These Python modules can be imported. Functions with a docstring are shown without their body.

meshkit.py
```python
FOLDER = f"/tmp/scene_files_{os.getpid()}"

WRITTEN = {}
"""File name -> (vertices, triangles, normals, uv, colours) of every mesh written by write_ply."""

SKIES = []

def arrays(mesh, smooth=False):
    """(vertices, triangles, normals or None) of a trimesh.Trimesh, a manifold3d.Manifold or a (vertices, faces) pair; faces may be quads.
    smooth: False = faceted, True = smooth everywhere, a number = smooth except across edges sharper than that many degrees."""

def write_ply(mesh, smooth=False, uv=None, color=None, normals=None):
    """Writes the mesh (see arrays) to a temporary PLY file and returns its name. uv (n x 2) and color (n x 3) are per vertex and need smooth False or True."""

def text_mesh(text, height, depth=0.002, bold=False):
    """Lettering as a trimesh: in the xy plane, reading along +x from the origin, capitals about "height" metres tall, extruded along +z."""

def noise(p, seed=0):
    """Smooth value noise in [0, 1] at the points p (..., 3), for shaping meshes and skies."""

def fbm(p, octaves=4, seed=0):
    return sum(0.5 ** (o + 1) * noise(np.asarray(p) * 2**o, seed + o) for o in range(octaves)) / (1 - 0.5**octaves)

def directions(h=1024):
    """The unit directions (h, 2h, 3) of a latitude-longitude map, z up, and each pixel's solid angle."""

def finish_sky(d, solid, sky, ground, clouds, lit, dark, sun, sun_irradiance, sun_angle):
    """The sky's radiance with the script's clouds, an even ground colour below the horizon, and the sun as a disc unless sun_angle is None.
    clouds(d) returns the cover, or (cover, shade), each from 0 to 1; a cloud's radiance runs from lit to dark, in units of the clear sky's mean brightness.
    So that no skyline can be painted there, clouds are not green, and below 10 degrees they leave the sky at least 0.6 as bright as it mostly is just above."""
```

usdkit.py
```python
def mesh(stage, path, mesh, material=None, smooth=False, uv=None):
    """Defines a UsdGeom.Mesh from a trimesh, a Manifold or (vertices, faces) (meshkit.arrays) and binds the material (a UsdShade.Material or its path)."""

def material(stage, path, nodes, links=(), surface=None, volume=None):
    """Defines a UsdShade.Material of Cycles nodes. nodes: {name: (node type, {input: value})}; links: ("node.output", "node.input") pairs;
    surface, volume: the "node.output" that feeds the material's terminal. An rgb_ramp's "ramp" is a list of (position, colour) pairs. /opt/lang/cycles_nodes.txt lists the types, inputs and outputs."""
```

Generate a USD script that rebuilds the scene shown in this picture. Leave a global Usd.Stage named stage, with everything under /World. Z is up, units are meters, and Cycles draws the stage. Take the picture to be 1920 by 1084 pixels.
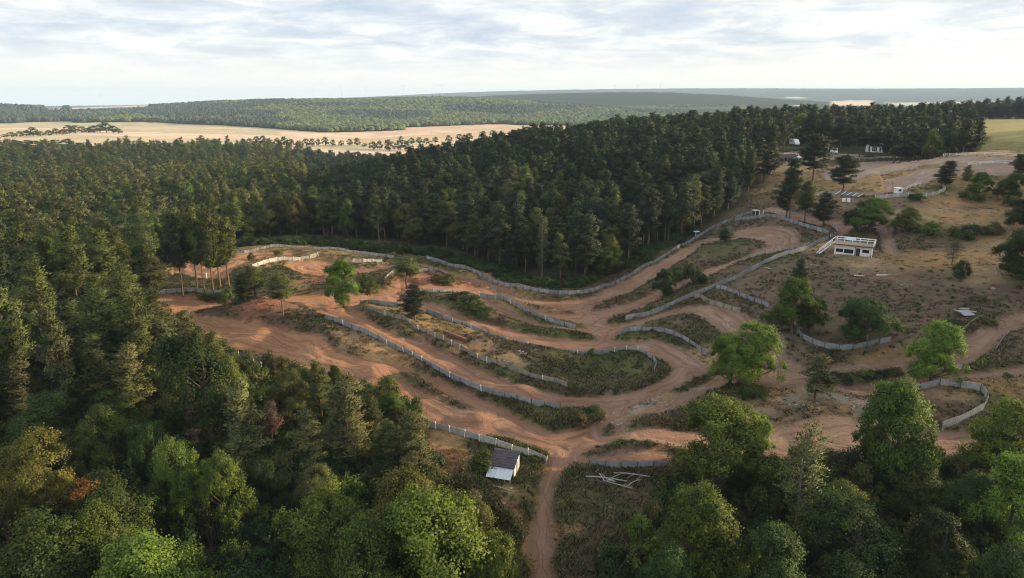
import math, numpy as np, trimesh, usdkit, meshkit
from scipy.interpolate import RBFInterpolator
from scipy.ndimage import map_coordinates
from scipy.spatial import cKDTree
from shapely import contains_xy
from shapely.geometry import Polygon
from pxr import Usd, UsdGeom, UsdLux, UsdShade, Sdf, Gf, Vt

# ------------------------------------------------------------------ camera, sky, sun, exposure
stage = Usd.Stage.CreateInMemory()
UsdGeom.SetStageUpAxis(stage, UsdGeom.Tokens.z)
UsdGeom.Xform.Define(stage, '/World')
CAM_H, PITCH, FOC = 40.0, math.radians(15.4), 1280.0      # FOC in pixels of a 1920 wide picture
cam = UsdGeom.Camera.Define(stage, '/World/camera')
cam.CreateHorizontalApertureAttr(36.0)
cam.CreateVerticalApertureAttr(36.0 * 1084 / 1920)
cam.CreateFocalLengthAttr(36.0 * FOC / 1920)
cam.CreateClippingRangeAttr(Gf.Vec2f(0.5, 60000.0))
cam.AddTranslateOp().Set(Gf.Vec3d(0, 0, CAM_H))
cam.AddRotateXOp().Set(90 - math.degrees(PITCH))
cam.CreateExposureAttr(0.95)

SUN_EL = math.radians(12.5)
sd = np.array([0.975, 0.16]); sd /= np.linalg.norm(sd)
SUN = np.array([sd[0] * math.cos(SUN_EL), sd[1] * math.cos(SUN_EL), math.sin(SUN_EL)])
SUN_ROT = math.atan2(SUN[0], SUN[1])
usdkit.material(stage, '/World/Looks/sky', {
    'tc': ('texture_coordinate', {}),
    'sep': ('separate_xyz', {}),
    'zc': ('math', {'math_type': 'maximum', 'value2': 0.0}),
    'zz': ('math', {'math_type': 'add', 'value2': 0.11}),
    'dx': ('math', {'math_type': 'divide'}),
    'dy': ('math', {'math_type': 'divide'}),
    'xy': ('combine_xyz', {'z': 0.0}),
    'n1': ('noise_texture', {'scale': 1.7, 'detail': 8.0, 'roughness': 0.64, 'distortion': 0.3}),
    'n2': ('noise_texture', {'scale': 0.5, 'detail': 3.0, 'roughness': 0.5}),
    'r1': ('rgb_ramp', {'ramp': [(0.33, (0, 0, 0)), (0.62, (1, 1, 1))]}),
    'r2': ('rgb_ramp', {'ramp': [(0.35, (0.0, 0.0, 0.0)), (0.65, (1, 1, 1))]}),
    'bank': ('math', {'math_type': 'multiply_add', 'value2': 0.34, 'value3': -0.17}),
    'sum': ('math', {'math_type': 'add', 'use_clamp': True}),
    'sky': ('sky_texture', {'sky_type': 'single_scattering', 'sun_disc': False, 'sun_elevation': SUN_EL, 'sun_rotation': SUN_ROT, 'altitude': 300.0}),
    'cloud': ('rgb_ramp', {'ramp': [(0.0, (5.3, 5.9, 7.0)), (0.35, (6.3, 6.7, 7.4)), (0.68, (7.9, 8.0, 8.1)), (1.0, (9.8, 9.5, 9.0))]}),
    'hor': ('rgb_ramp', {'ramp': [(0.0, (1, 1, 1)), (0.03, (0.85, 0.85, 0.85)), (0.075, (0.0, 0.0, 0.0)), (1, (0, 0, 0))]}),
    'mh': ('mix_color', {'b': (10.5, 9.5, 8.5), 'use_clamp': False}),
    'sdot': ('vector_math', {'math_type': 'dot_product', 'vector2': (float(SUN[0]), float(SUN[1]), float(SUN[2]))}),
    'sr': ('rgb_ramp', {'ramp': [(0.0, (0.94, 0.97, 1.0)), (0.5, (1.0, 1.0, 0.99)), (1.0, (1.32, 1.24, 1.12))]}),
    'tint': ('mix_color', {'blend_type': 'multiply', 'fac': 1.0, 'use_clamp': False}),
    'mx': ('mix_color', {'fac': 0.9, 'use_clamp': False}),
    'bg': ('background_shader', {'strength': 0.066}),
}, [('tc.generated', 'sep.vector'), ('sep.z', 'zc.value1'), ('zc.value', 'zz.value1'), ('sep.x', 'dx.value1'), ('sep.y', 'dy.value1'),
    ('zz.value', 'dx.value2'), ('zz.value', 'dy.value2'), ('dx.value', 'xy.x'), ('dy.value', 'xy.y'), ('xy.vector', 'n1.vector'), ('xy.vector', 'n2.vector'),
    ('n1.fac', 'r1.fac'), ('n2.fac', 'r2.fac'), ('r2.color', 'bank.value1'), ('r1.color', 'sum.value1'), ('bank.value', 'sum.value2'), ('sum.value', 'cloud.fac'),
    ('zc.value', 'hor.fac'), ('hor.color', 'mh.fac'), ('cloud.color', 'mh.a'), ('mh.result', 'tint.a'), ('tc.generated', 'sdot.vector1'), ('sdot.value', 'sr.fac'), ('sr.color', 'tint.b'),
    ('sky.color', 'mx.a'), ('tint.result', 'mx.b'), ('mx.result', 'bg.color')], surface='bg.background')
dome = UsdLux.DomeLight.Define(stage, '/World/sky')
UsdShade.MaterialBindingAPI.Apply(dome.GetPrim()).Bind(UsdShade.Material.Get(stage, '/World/Looks/sky'))
dome.GetPrim().SetCustomDataByKey('kind', 'structure')
sun = UsdLux.DistantLight.Define(stage, '/World/sun')
sun.CreateIntensityAttr(1.25)
sun.CreateAngleAttr(3.0)
sun.CreateNormalizeAttr(True)
sun.CreateColorAttr(Gf.Vec3f(1.0, 0.76, 0.48))
sun.AddTransformOp().Set(Gf.Matrix4d().SetRotate(Gf.Rotation(Gf.Vec3d(0, 0, 1), Gf.Vec3d(*map(float, SUN)))))

# ------------------------------------------------------------------ helpers
R = np.random.default_rng(7)
used = {}
def numbered(parent, name):
    k = (parent, name); n = used.get(k, 0); used[k] = n + 1
    return name if n == 0 else f'{name}_{n:03d}'
def tag(p, label=None, cat=None, group=None, kind=None):
    p = p.GetPrim() if hasattr(p, 'GetPrim') else p
    for k, v in (('label', label), ('category', cat), ('group', group), ('kind', kind)):
        if v: p.SetCustomDataByKey(k, v)
    return p
def thing(name, loc=(0, 0, 0), rotz=0.0, label=None, cat=None, group=None, scale=None):
    x = UsdGeom.Xform.Define(stage, '/World/' + numbered('/World', name))
    x.AddTranslateOp().Set(Gf.Vec3d(*map(float, loc)))
    if rotz: x.AddRotateZOp().Set(math.degrees(rotz))
    if scale is not None: x.AddScaleOp().Set(Gf.Vec3f(*map(float, scale)))
    tag(x, label, cat, group)
    return x
def part(parent, name, mesh, mat, smooth=False, label=None):
    pp = str(parent.GetPath()) if parent is not None else '/World'
    m = usdkit.mesh(stage, pp + '/' + numbered(pp, name), mesh, '/World/Looks/' + mat, smooth)
    if label: tag(m, label)
    return m
def box(x0, x1, y0, y1, z0, z1):
    b = trimesh.creation.box([x1 - x0, y1 - y0, z1 - z0]); b.apply_translation([(x0 + x1) / 2, (y0 + y1) / 2, (z0 + z1) / 2]); return b
def join(*ms): return trimesh.util.concatenate(list(ms))
def tube(pts, rad, n=6):
    p = np.asarray(pts, float); rad = np.broadcast_to(rad, (len(p),))
    t = np.gradient(p, axis=0); t /= np.linalg.norm(t, axis=1, keepdims=True) + 1e-9
    a = np.cross(t, [0.31, 0.87, 0.38]); a /= np.linalg.norm(a, axis=1, keepdims=True) + 1e-9
    b = np.cross(t, a); an = np.arange(n) * 2 * np.pi / n
    v = (p[:, None] + rad[:, None, None] * (np.cos(an)[None, :, None] * a[:, None] + np.sin(an)[None, :, None] * b[:, None])).reshape(-1, 3)
    i, j = np.meshgrid(np.arange(len(p) - 1), np.arange(n), indexing='ij')
    q = np.stack([i * n + j, i * n + (j + 1) % n, (i + 1) * n + (j + 1) % n, (i + 1) * n + j], -1).reshape(-1, 4)
    f = np.vstack([q[:, [0, 1, 2]], q[:, [0, 2, 3]]])
    k = len(v); v = np.vstack([v, p[-1:], p[:1]]); e = (len(p) - 1) * n
    cap = [[e + j, e + (j + 1) % n, k] for j in range(n)] + [[(j + 1) % n, j, k + 1] for j in range(n)]
    return trimesh.Trimesh(v, np.vstack([f, cap]), process=False)
def beam(p, q, w, h=None):
    """a squared bar from p to q"""
    p, q = np.asarray(p, float), np.asarray(q, float); d = q - p; L = np.linalg.norm(d); h = h or w
    b = trimesh.creation.box([L, w, h]); t = d / L
    s = np.cross([0, 0, 1], t); s = np.array([0, 1, 0]) if np.linalg.norm(s) < 1e-6 else s / np.linalg.norm(s)
    m = np.eye(4); m[:3, 0], m[:3, 1], m[:3, 2], m[:3, 3] = t, s, np.cross(t, s), (p + q) / 2
    b.apply_transform(m); return b

# ------------------------------------------------------------------ terrain: heights from surveyed sight lines
def ray(px, py):
    px, py = np.asarray(px, float), np.asarray(py, float)
    a, b = (px - 960) / FOC, (542 - py) / FOC
    dy, dz = math.cos(PITCH) + b * math.sin(PITCH), -math.sin(PITCH) + b * math.cos(PITCH)
    return np.arctan2(a, dy), dz / np.hypot(a, dy)
def col(px, r=None): return ray(px, 189.0)[0]
C = []
def cz(*t):
    for px, py, z in t:
        a, s = ray(px, py); C.append((float(a), math.log((CAM_H - z) / -float(s)), z))
def cv(*t):
    for px, py, r in t:
        a, s = ray(px, py); C.append((float(a), math.log(r), CAM_H + float(s) * r))
def cr(*t):
    for px, r, z in t: C.append((float(col(px)), math.log(r), z))
def cxy(*t):
    for x, y, z in t: C.append((math.atan2(x, y), math.log(math.hypot(x, y)), z))
cz((1100, 562, 0), (1140, 640, 0), (1200, 700, 0), (1040, 860, -1), (1020, 1000, -2), (1150, 900, -1.5),
   (700, 500, 4), (560, 490, 5), (450, 475, 5.5), (350, 530, 5), (270, 560, 4.5), (350, 580, 4), (450, 600, 3.5), (600, 600, 3.5), (640, 650, 2.5),
   (700, 720, 1), (480, 680, 1), (800, 650, 1.5), (850, 600, 2), (800, 540, 3), (900, 700, .5), (820, 820, -.4), (950, 580, 1), (1000, 560, .6),
   (1250, 500, 3.5), (1330, 560, 3), (1300, 462, 6), (1420, 420, 8.5), (1500, 440, 9), (1560, 440, 9.5), (1600, 488, 9.3), (1450, 540, 6), (1600, 560, 6.3),
   (1500, 640, 3.2), (1650, 650, 3.8), (1400, 600, 2.5), (1400, 710, 1), (1560, 700, 1.5), (1700, 700, 2.5), (1850, 620, 6), (1900, 680, 4), (1850, 560, 8),
   (1900, 480, 11.5), (1800, 470, 11), (1750, 420, 13), (1850, 380, 16), (1700, 385, 15.5), (1600, 378, 15.5), (1500, 385, 12.5), (1650, 310, 18.5),
   (1550, 300, 18.5), (1500, 330, 17), (1750, 300, 19), (1890, 312, 19), (1560, 282, 19), (1640, 287, 19.2), (1700, 760, .5), (1830, 765, 1.5), (1750, 830, 0), (1900, 800, 1), (1500, 800, -.3),
   (1300, 830, -.8), (1450, 870, -1.3), (1900, 900, -1), (1700, 1000, -3), (1300, 1000, -3), (800, 950, -1.5), (600, 800, -.8), (300, 800, 0), (100, 800, 0),
   (100, 1000, -2), (500, 1000, -3), (960, 900, -1.4), (1400, 1200, -4), (600, 1200, -4), (100, 650, 3), (180, 580, 4), (1850, 1200, -3))
cv((1870, 285, 255), (1900, 250, 370), (1880, 223, 620), (1820, 224, 620))
cr((1100, 155, -.5), (1000, 155, -.5), (1200, 150, .5), (850, 170, 1), (1330, 175, 4), (700, 200, 1.5), (480, 205, 2), (300, 200, -2), (100, 200, -4),
   (600, 260, -2), (400, 300, -5), (100, 300, -5), (300, 430, -8), (0, 430, -8), (600, 430, -9), (200, 620, -12), (500, 620, -13), (750, 620, -15), (0, 620, -12),
   (700, 260, 5), (800, 280, 10), (900, 300, 14), (1000, 310, 17.5), (1100, 330, 19.5), (1200, 340, 22), (1300, 350, 23), (1400, 350, 23.5), (1550, 340, 22), (1700, 340, 21),
   (950, 220, 7), (1050, 230, 9), (1150, 240, 12), (1250, 240, 15), (1350, 240, 17), (800, 230, 5), (1400, 270, 19),
   (1000, 480, 6), (1200, 520, 12), (1400, 560, 15), (1600, 560, 19), (800, 480, -5), (1000, 800, -15), (1200, 900, -12), (1400, 1000, -8), (1700, 900, 10), (1900, 1100, 0))
cv((30, 272, 860), (250, 272, 850), (450, 268, 860), (640, 274, 820), (850, 270, 900), (200, 242, 1450), (400, 246, 1350), (950, 240, 1450), (700, 252, 1200), (250, 228, 1900), (0, 240, 1450),
   (300, 233, 1800), (600, 249, 1280), (800, 243, 1380), (940, 235, 1550), (1100, 236, 1600),
   (300, 202, 2900), (400, 195, 2800), (520, 192, 2600), (650, 190, 2500), (800, 187, 2500), (900, 188, 2500), (1000, 195, 2400), (1100, 203, 2300), (1200, 212, 2200), (1300, 218, 2200),
   (700, 215, 1900), (500, 218, 1900), (900, 212, 2000),
   (900, 181, 3800), (1000, 177, 3800), (1150, 173, 3800), (1300, 175, 3800), (1450, 185, 3800), (1560, 193, 3600), (1250, 201, 3000),
   (700, 184, 11000), (850, 176, 11000), (960, 173, 11000), (1100, 171, 11000), (1280, 169, 11000), (1400, 168, 11000), (1600, 171, 11000), (1750, 169, 11000), (1920, 168, 11000), (2100, 170, 11000),
   (1600, 192, 6500), (1800, 195, 6000), (1700, 198, 4500), (0, 203, 2600), (-150, 200, 2600), (60, 229, 2050), (-100, 232, 2000), (120, 216, 2500), (100, 202, 8000), (250, 199, 8000), (400, 194, 9000), (0, 200, 11000), (-200, 200, 11000))
cr((600, 3500, 15), (400, 3700, 5), (850, 3300, 20), (200, 3600, -15), (50, 3600, -12), (1050, 3000, 0), (0, 15900, -150), (600, 15900, -100), (1200, 15900, -60), (1900, 15900, -60), (600, 5600, 20), (1200, 5200, 20), (1000, 5200, 20))
cxy((190, 160, 17), (250, 110, 13), (230, 40, 5), (120, 15, -1), (300, 0, 6), (400, 200, 22), (-200, 60, -2), (-300, 0, -4), (0, 25, -4), (60, 30, -3), (-60, 30, -4), (0, -200, -5), (900, 300, 15), (-900, 300, -15), (4000, 2000, 60), (-4000, 2000, 20))
C = np.array(C)
rbf = RBFInterpolator(C[:, :2], C[:, 2], kernel='thin_plate_spline', smoothing=2e-4, degree=1)
A0, A1, L0, L1, DA, DL = -2.3, 2.3, math.log(18), math.log(16000), 0.008, 0.012
GA, GL = np.arange(A0, A1, DA), np.arange(L0, L1, DL)
aa, ll = np.meshgrid(GA, GL, indexing='ij')
BASE = rbf(np.stack([np.clip(aa.ravel(), -1.75, 1.75), ll.ravel()], 1)).reshape(aa.shape)
BASE = np.clip(BASE, -160, 245)
def base_al(a, l): return map_coordinates(BASE, [(np.asarray(a) - A0) / DA, (np.asarray(l) - L0) / DL], order=1, mode='nearest')
def hit_base(px, py):
    """points of the terrain that a sight line meets first"""
    a, s = ray(px, py); a, s = np.atleast_1d(a), np.atleast_1d(s)
    ls = np.arange(math.log(36), L1 - .02, 0.004)
    z = base_al(np.repeat(a[:, None], len(ls), 1), np.repeat(ls[None], len(a), 0))
    below = CAM_H + s[:, None] * np.exp(ls)[None] < z
    k = np.where(below.any(1), below.argmax(1), len(ls) - 1)
    l1 = ls[k]; l0 = l1 - .004
    for _ in range(12):
        m = (l0 + l1) / 2; b = CAM_H + s * np.exp(m) < base_al(a, m); l1, l0 = np.where(b, m, l1), np.where(b, l0, m)
    return a, l1
def xy(a, l): r = np.exp(l); return np.stack([r * np.sin(a), r * np.cos(a)], -1)
def dens(pts, closed=True, step=6.0):
    p = np.array(pts, float); q = np.vstack([p, p[:1]]) if closed else p; out = []
    for a, b in zip(q[:-1], q[1:]):
        n = max(1, int(np.hypot(*(b - a)) / step)); out.append(a + (b - a) * np.arange(n)[:, None] / n)
    if not closed: out.append(q[-1:])
    return np.vstack(out)
def smooth_line(pts, closed, k=2):
    p = np.array(pts, float)
    for _ in range(k):   # Chaikin corner cutting
        n = np.roll(p, -1, 0) if closed else p[1:]
        m = p if closed else p[:-1]
        q = np.stack([.75 * m + .25 * n, .25 * m + .75 * n], 1).reshape(-1, 2)
        p = q if closed else np.vstack([p[:1], q, p[-1:]])
    return p
def world_poly(pts, sm=True):
    p = smooth_line(pts, True) if sm else np.array(pts, float)
    a, l = hit_base(*dens(p).T); return Polygon(xy(a, l)).buffer(0)

# --- the outlines of the dirt, surveyed
MAIN = [(253, 568), (262, 561), (290, 553), (315, 552), (370, 555), (420, 560), (440, 567), (500, 557), (560, 556), (600, 556), (642, 552), (672, 547), (687, 541), (719, 544), (735, 545), (738, 533), (742, 528), (765, 531), (790, 537), (850, 539), (880, 537), (900, 536),
        (880, 530), (852, 521), (822, 510), (790, 501), (770, 499), (770, 494), (790, 495), (822, 504), (852, 514), (880, 521), (920, 533), (955, 546), (977, 559), (1011, 567), (1058, 568), (1096, 561), (1124, 552), (1161, 533), (1199, 514), (1240, 491), (1287, 465), (1302, 455), (1325, 449), (1344, 446), (1372, 439), (1391, 430), (1428, 426), (1460, 424), (1493, 433), (1499, 447), (1493, 462), (1467, 473), (1428, 482), (1372, 499), (1317, 521), (1278, 542), (1246, 559), (1212, 574), (1175, 590), (1152, 599), (1129, 606), (1130, 609), (1148, 613), (1171, 610), (1208, 599), (1244, 588), (1272, 581), (1301, 577), (1329, 575), (1357, 578), (1385, 586), (1400, 597), (1419, 612), (1440, 640), (1465, 668), (1485, 682), (1503, 692), (1560, 689), (1626, 683), (1690, 675), (1740, 680), (1785, 685),
        (1794, 667), (1804, 651), (1822, 634), (1841, 619), (1864, 609), (1882, 598), (1920, 589), (1990, 575), (1990, 592), (1920, 606), (1905, 619), (1888, 621), (1875, 634), (1860, 651), (1841, 666), (1822, 675), (1804, 690), (1745, 697), (1690, 697), (1597, 697), (1560, 702), (1530, 704),
        (1560, 712), (1579, 716), (1607, 714), (1650, 711), (1729, 709), (1804, 705), (1841, 699), (1879, 694), (1920, 688), (1990, 676), (1990, 698), (1920, 707), (1879, 709), (1841, 710), (1785, 712), (1757, 716), (1700, 735), (1650, 741), (1612, 743), (1587, 736), (1565, 733), (1520, 722), (1490, 724), (1462, 734), (1439, 730), (1400, 720), (1367, 720), (1352, 724), (1322, 737), (1285, 757), (1247, 780), (1210, 793), (1176, 801), (1159, 814), (1167, 818), (1176, 820), (1210, 822), (1247, 820), (1277, 819), (1400, 815), (1462, 807), (1494, 803), (1550, 794), (1597, 790), (1700, 806), (1772, 810), (1809, 806), (1900, 812), (1990, 815), (1990, 850), (1900, 850), (1804, 851), (1700, 864), (1600, 866), (1520, 862), (1463, 858), (1350, 852),
        (1247, 849), (1210, 847), (1154, 846), (1105, 848), (1085, 858), (1090, 866), (1135, 870), (1247, 868), (1300, 872), (1300, 884), (1229, 883), (1154, 881), (1116, 877), (1079, 874), (1061, 876), (1050, 890), (1036, 916), (1030, 944), (1029, 972), (1032, 1010), (1034, 1047), (1036, 1120), (994, 1120), (993, 1038), (998, 1010), (1005, 982), (1010, 944), (1015, 916), (1019, 892), (1031, 877), (1029, 864), (1042, 857), (1039, 848), (997, 839), (964, 827), (936, 822), (870, 816), (832, 805), (817, 794), (801, 781), (785, 766), (772, 752), (757, 739), (740, 728), (725, 726), (691, 724), (657, 720), (641, 711), (600, 697), (567, 690), (520, 670), (477, 661), (450, 660), (400, 650), (340, 632), (290, 605), (260, 585)]
ISLES = {
 'i1': [(361, 590), (371, 583), (418, 585), (444, 582), (480, 580), (520, 581), (560, 581), (579, 583), (612, 596), (644, 607), (665, 614), (680, 624), (710, 638), (742, 655), (766, 668), (794, 681), (832, 700), (869, 717), (916, 734), (950, 747), (991, 759), (1047, 766), (1094, 764), (1122, 769), (1115, 785), (1104, 798), (1085, 806), (1060, 809), (1037, 815), (1020, 807), (1001, 799), (982, 790), (964, 781), (945, 767), (916, 754), (879, 740), (841, 722), (813, 709), (776, 697), (747, 690), (723, 687), (691, 679), (650, 666), (616, 656), (584, 636), (560, 631), (521, 622), (474, 618), (437, 611), (399, 599), (361, 593)],
 'i1b': [(723, 694), (747, 701), (776, 702), (800, 718), (832, 737), (870, 757), (907, 774), (924, 781), (915, 782), (889, 776), (851, 765), (823, 752), (795, 737), (776, 725), (748, 715), (735, 705)],
 'i2': [(657, 578), (676, 570), (710, 574), (747, 574), (798, 584), (822, 597), (847, 604), (879, 613), (920, 630), (950, 642), (990, 653), (1040, 660), (1100, 661), (1160, 655), (1200, 659), (1228, 668), (1250, 676), (1264, 688), (1262, 700), (1235, 716), (1197, 731), (1160, 740), (1122, 746), (1059, 744), (1001, 732), (944, 714), (916, 700), (860, 676), (804, 651), (747, 632), (695, 604), (680, 591)],
 'i3': [(752, 549), (760, 546), (795, 552), (850, 555), (880, 557), (908, 572), (927, 587), (959, 599), (992, 612), (1030, 619), (1067, 623), (1105, 629), (1121, 637), (1118, 641), (1077, 638), (1036, 635), (992, 628), (964, 620), (912, 609), (888, 602), (860, 592), (830, 579), (804, 571), (775, 558)],
 'i4': [(897, 547), (942, 561), (974, 576), (1011, 591), (1041, 602), (1077, 608), (1109, 614), (1107, 618), (1058, 618), (1021, 611), (992, 600), (964, 587), (936, 577), (908, 562)],
 'i5': [(870, 533), (905, 537), (920, 540), (950, 552), (985, 569), (1010, 577), (1045, 584), (1075, 587), (1084, 590), (1082, 592), (1045, 592), (1005, 584), (974, 571), (942, 554), (905, 542), (870, 537)],
 'i6': [(1106, 580), (1128, 570), (1175, 555), (1205, 536), (1235, 519), (1259, 501), (1287, 484), (1302, 469), (1325, 459), (1344, 453), (1372, 452), (1419, 457), (1443, 463), (1437, 471), (1419, 476), (1400, 484), (1377, 491), (1344, 501), (1321, 508), (1287, 521), (1263, 534), (1242, 551), (1212, 559), (1175, 570), (1137, 581), (1110, 587)],
 'i89': [(1146, 634), (1160, 627), (1197, 617), (1226, 607), (1250, 598), (1276, 595), (1302, 596), (1319, 603), (1338, 616), (1356, 628), (1380, 650), (1400, 680), (1380, 700), (1345, 697), (1323, 690), (1310, 680), (1295, 667), (1276, 656), (1250, 646), (1216, 641), (1161, 641), (1150, 638)],
 'i10': [(1320, 700), (1302, 708), (1276, 725), (1247, 736), (1210, 752), (1182, 765), (1157, 786), (1131, 799), (1122, 817), (1139, 828), (1187, 827), (1160, 822), (1150, 805), (1165, 795), (1191, 782), (1229, 765), (1266, 748), (1294, 731), (1322, 720), (1345, 708)],
}
PLATEAU = [(1540, 330), (1560, 312), (1597, 306), (1654, 303), (1717, 301), (1747, 298), (1841, 296), (1907, 300), (1990, 303), (1990, 312), (1903, 307), (1792, 311), (1744, 309), (1725, 312), (1700, 322), (1650, 329), (1614, 337), (1580, 341), (1550, 338)]
ARENA = [(1657, 362), (1661, 347), (1656, 339), (1695, 332), (1716, 320), (1744, 316), (1790, 313), (1850, 311), (1920, 311), (1990, 312), (1990, 330), (1880, 330), (1815, 325), (1760, 330), (1746, 340), (1723, 350), (1676, 361), (1640, 367), (1580, 370), (1530, 368), (1530, 359), (1597, 363)]
ROAD = [(1425, 400), (1440, 391), (1453, 389), (1540, 412), (1587, 416), (1640, 418), (1667, 424), (1668, 432), (1671, 442), (1676, 461), (1686, 484), (1661, 484), (1656, 467), (1654, 448), (1648, 430), (1600, 426), (1593, 430), (1578, 450), (1563, 451), (1572, 437), (1562, 422), (1540, 426), (1480, 411), (1440, 399)]
LOOP = [(533, 501), (548, 492), (612, 490), (640, 499), (672, 507), (700, 504), (740, 495), (768, 494), (772, 499), (750, 502), (710, 513), (690, 517), (660, 518), (628, 515), (601, 516), (558, 511)]
BACK = [(322, 522), (335, 492), (380, 479), (440, 474), (500, 474), (560, 476), (560, 481), (500, 483), (470, 490), (430, 508), (420, 528), (380, 524), (345, 516)]
YARD = [(1440, 310), (1452, 290), (1500, 282), (1560, 288), (1620, 290), (1620, 296), (1560, 300), (1500, 306)]
main = world_poly(MAIN)
for k, p in ISLES.items(): main = main.difference(world_poly(p))
patches = {'main': main, 'plateau': world_poly(PLATEAU), 'arena': world_poly(ARENA), 'road': world_poly(ROAD), 'loop': world_poly(LOOP), 'back': world_poly(BACK), 'yard': world_poly(YARD)}

# --- fine grid of the near ground
NA0, NA1, NL0, NL1, NDA, NDL = -0.80, 0.82, math.log(34), math.log(345), 0.0022, 0.0054
na, nl = np.arange(NA0, NA1, NDA), np.arange(NL0, NL1, NDL)
ga, gl = np.meshgrid(na, nl, indexing='ij'); P2 = xy(ga, gl)
Zb = rbf(np.stack([ga.ravel(), gl.ravel()], 1)).reshape(ga.shape)
inside = {k: contains_xy(p, P2[..., 0], P2[..., 1]) for k, p in patches.items()}
def bpts(p):
    out = []
    for g in getattr(p, 'geoms', [p]):
        for ring in (g.exterior, *g.interiors):
            n = max(4, int(ring.length / .25)); out += [ring.interpolate(i / n, normalized=True).coords[0] for i in range(n)]
    return out
bt = cKDTree(np.array(sum((bpts(p) for p in patches.values()), [])))
D = bt.query(P2.reshape(-1, 2), distance_upper_bound=12.0)[0].reshape(ga.shape)
D = np.minimum(D, 12.0); anyd = np.any(list(inside.values()), 0); D = np.where(anyd, D, -D)
def sstep(x, a, b): t = np.clip((x - a) / (b - a), 0, 1); return t * t * (3 - 2 * t)
P3 = np.concatenate([P2, np.zeros_like(P2[..., :1])], -1)
rel = sstep(-D, 0.0, 1.8) * (0.30 + 1.0 * meshkit.noise(P3 / 7.0, 1)) * np.where(np.exp(gl) < 220, 1, .5)
rel += (meshkit.fbm(P3 / 3.0, 3, 5) - .5) * .35 * sstep(-D, 0, 1) + (meshkit.fbm(P3 / 4.5, 3, 8) - .5) * .95 * sstep(D, 0, 2) * np.where(np.exp(gl) < 220, 1, .4)
rel += np.where(D > 0, .10 * np.sin(D * 2.6 + 3 * meshkit.noise(P3 / 6, 3)) * sstep(D, 0, .6), 0)
def bump(px, py, rad, h, sq=1.0):
    global rel
    a, l = hit_base(px, py); c = xy(a, l)[0]; d = P2 - c; rr = np.hypot(d[..., 0], d[..., 1] * sq) / rad
    rel = rel + h * np.exp(-rr ** 2 * 1.4)
for b in [(470, 590, 6, 1.6), (520, 602, 6, 1.5), (600, 628, 5, .8), (1270, 620, 7, 1.2), (1637, 350, 4.5, 2.2), (860, 572, 5, 1.0), (900, 588, 4, .6), (1170, 860, 5, .9), (1220, 860, 5, .9), (590, 524, 6, -.6), (1230, 808, 5, .8), (1150, 690, 8, -1.3), (1100, 695, 6, -1.0), (1480, 785, 4, .7), (1560, 790, 4, .7), (1780, 765, 6, -.5), (760, 612, 2.6, .8), (900, 655, 2.6, .7), (700, 700, 3, .8), (980, 735, 2.4, .8), (1150, 548, 2.6, .8), (1220, 508, 2.6, .8), (1330, 586, 2.6, .7), (1285, 700, 2.6, .7), (900, 790, 2.6, .8), (1050, 622, 2.4, .6), (600, 648, 3, .9), (480, 640, 3, .8), (1000, 648, 2.4, .6), (1250, 551, 2.4, .7), (1690, 400, 8, .8), (1400, 470, 7, .8), (1230, 545, 6, .6)]: bump(*b)
pit = world_poly([(832, 641), (838, 628), (884, 644), (876, 660)], False)
rel = np.where(contains_xy(pit, P2[..., 0], P2[..., 1]), rel - .55, rel)
Z = Zb + rel
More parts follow.
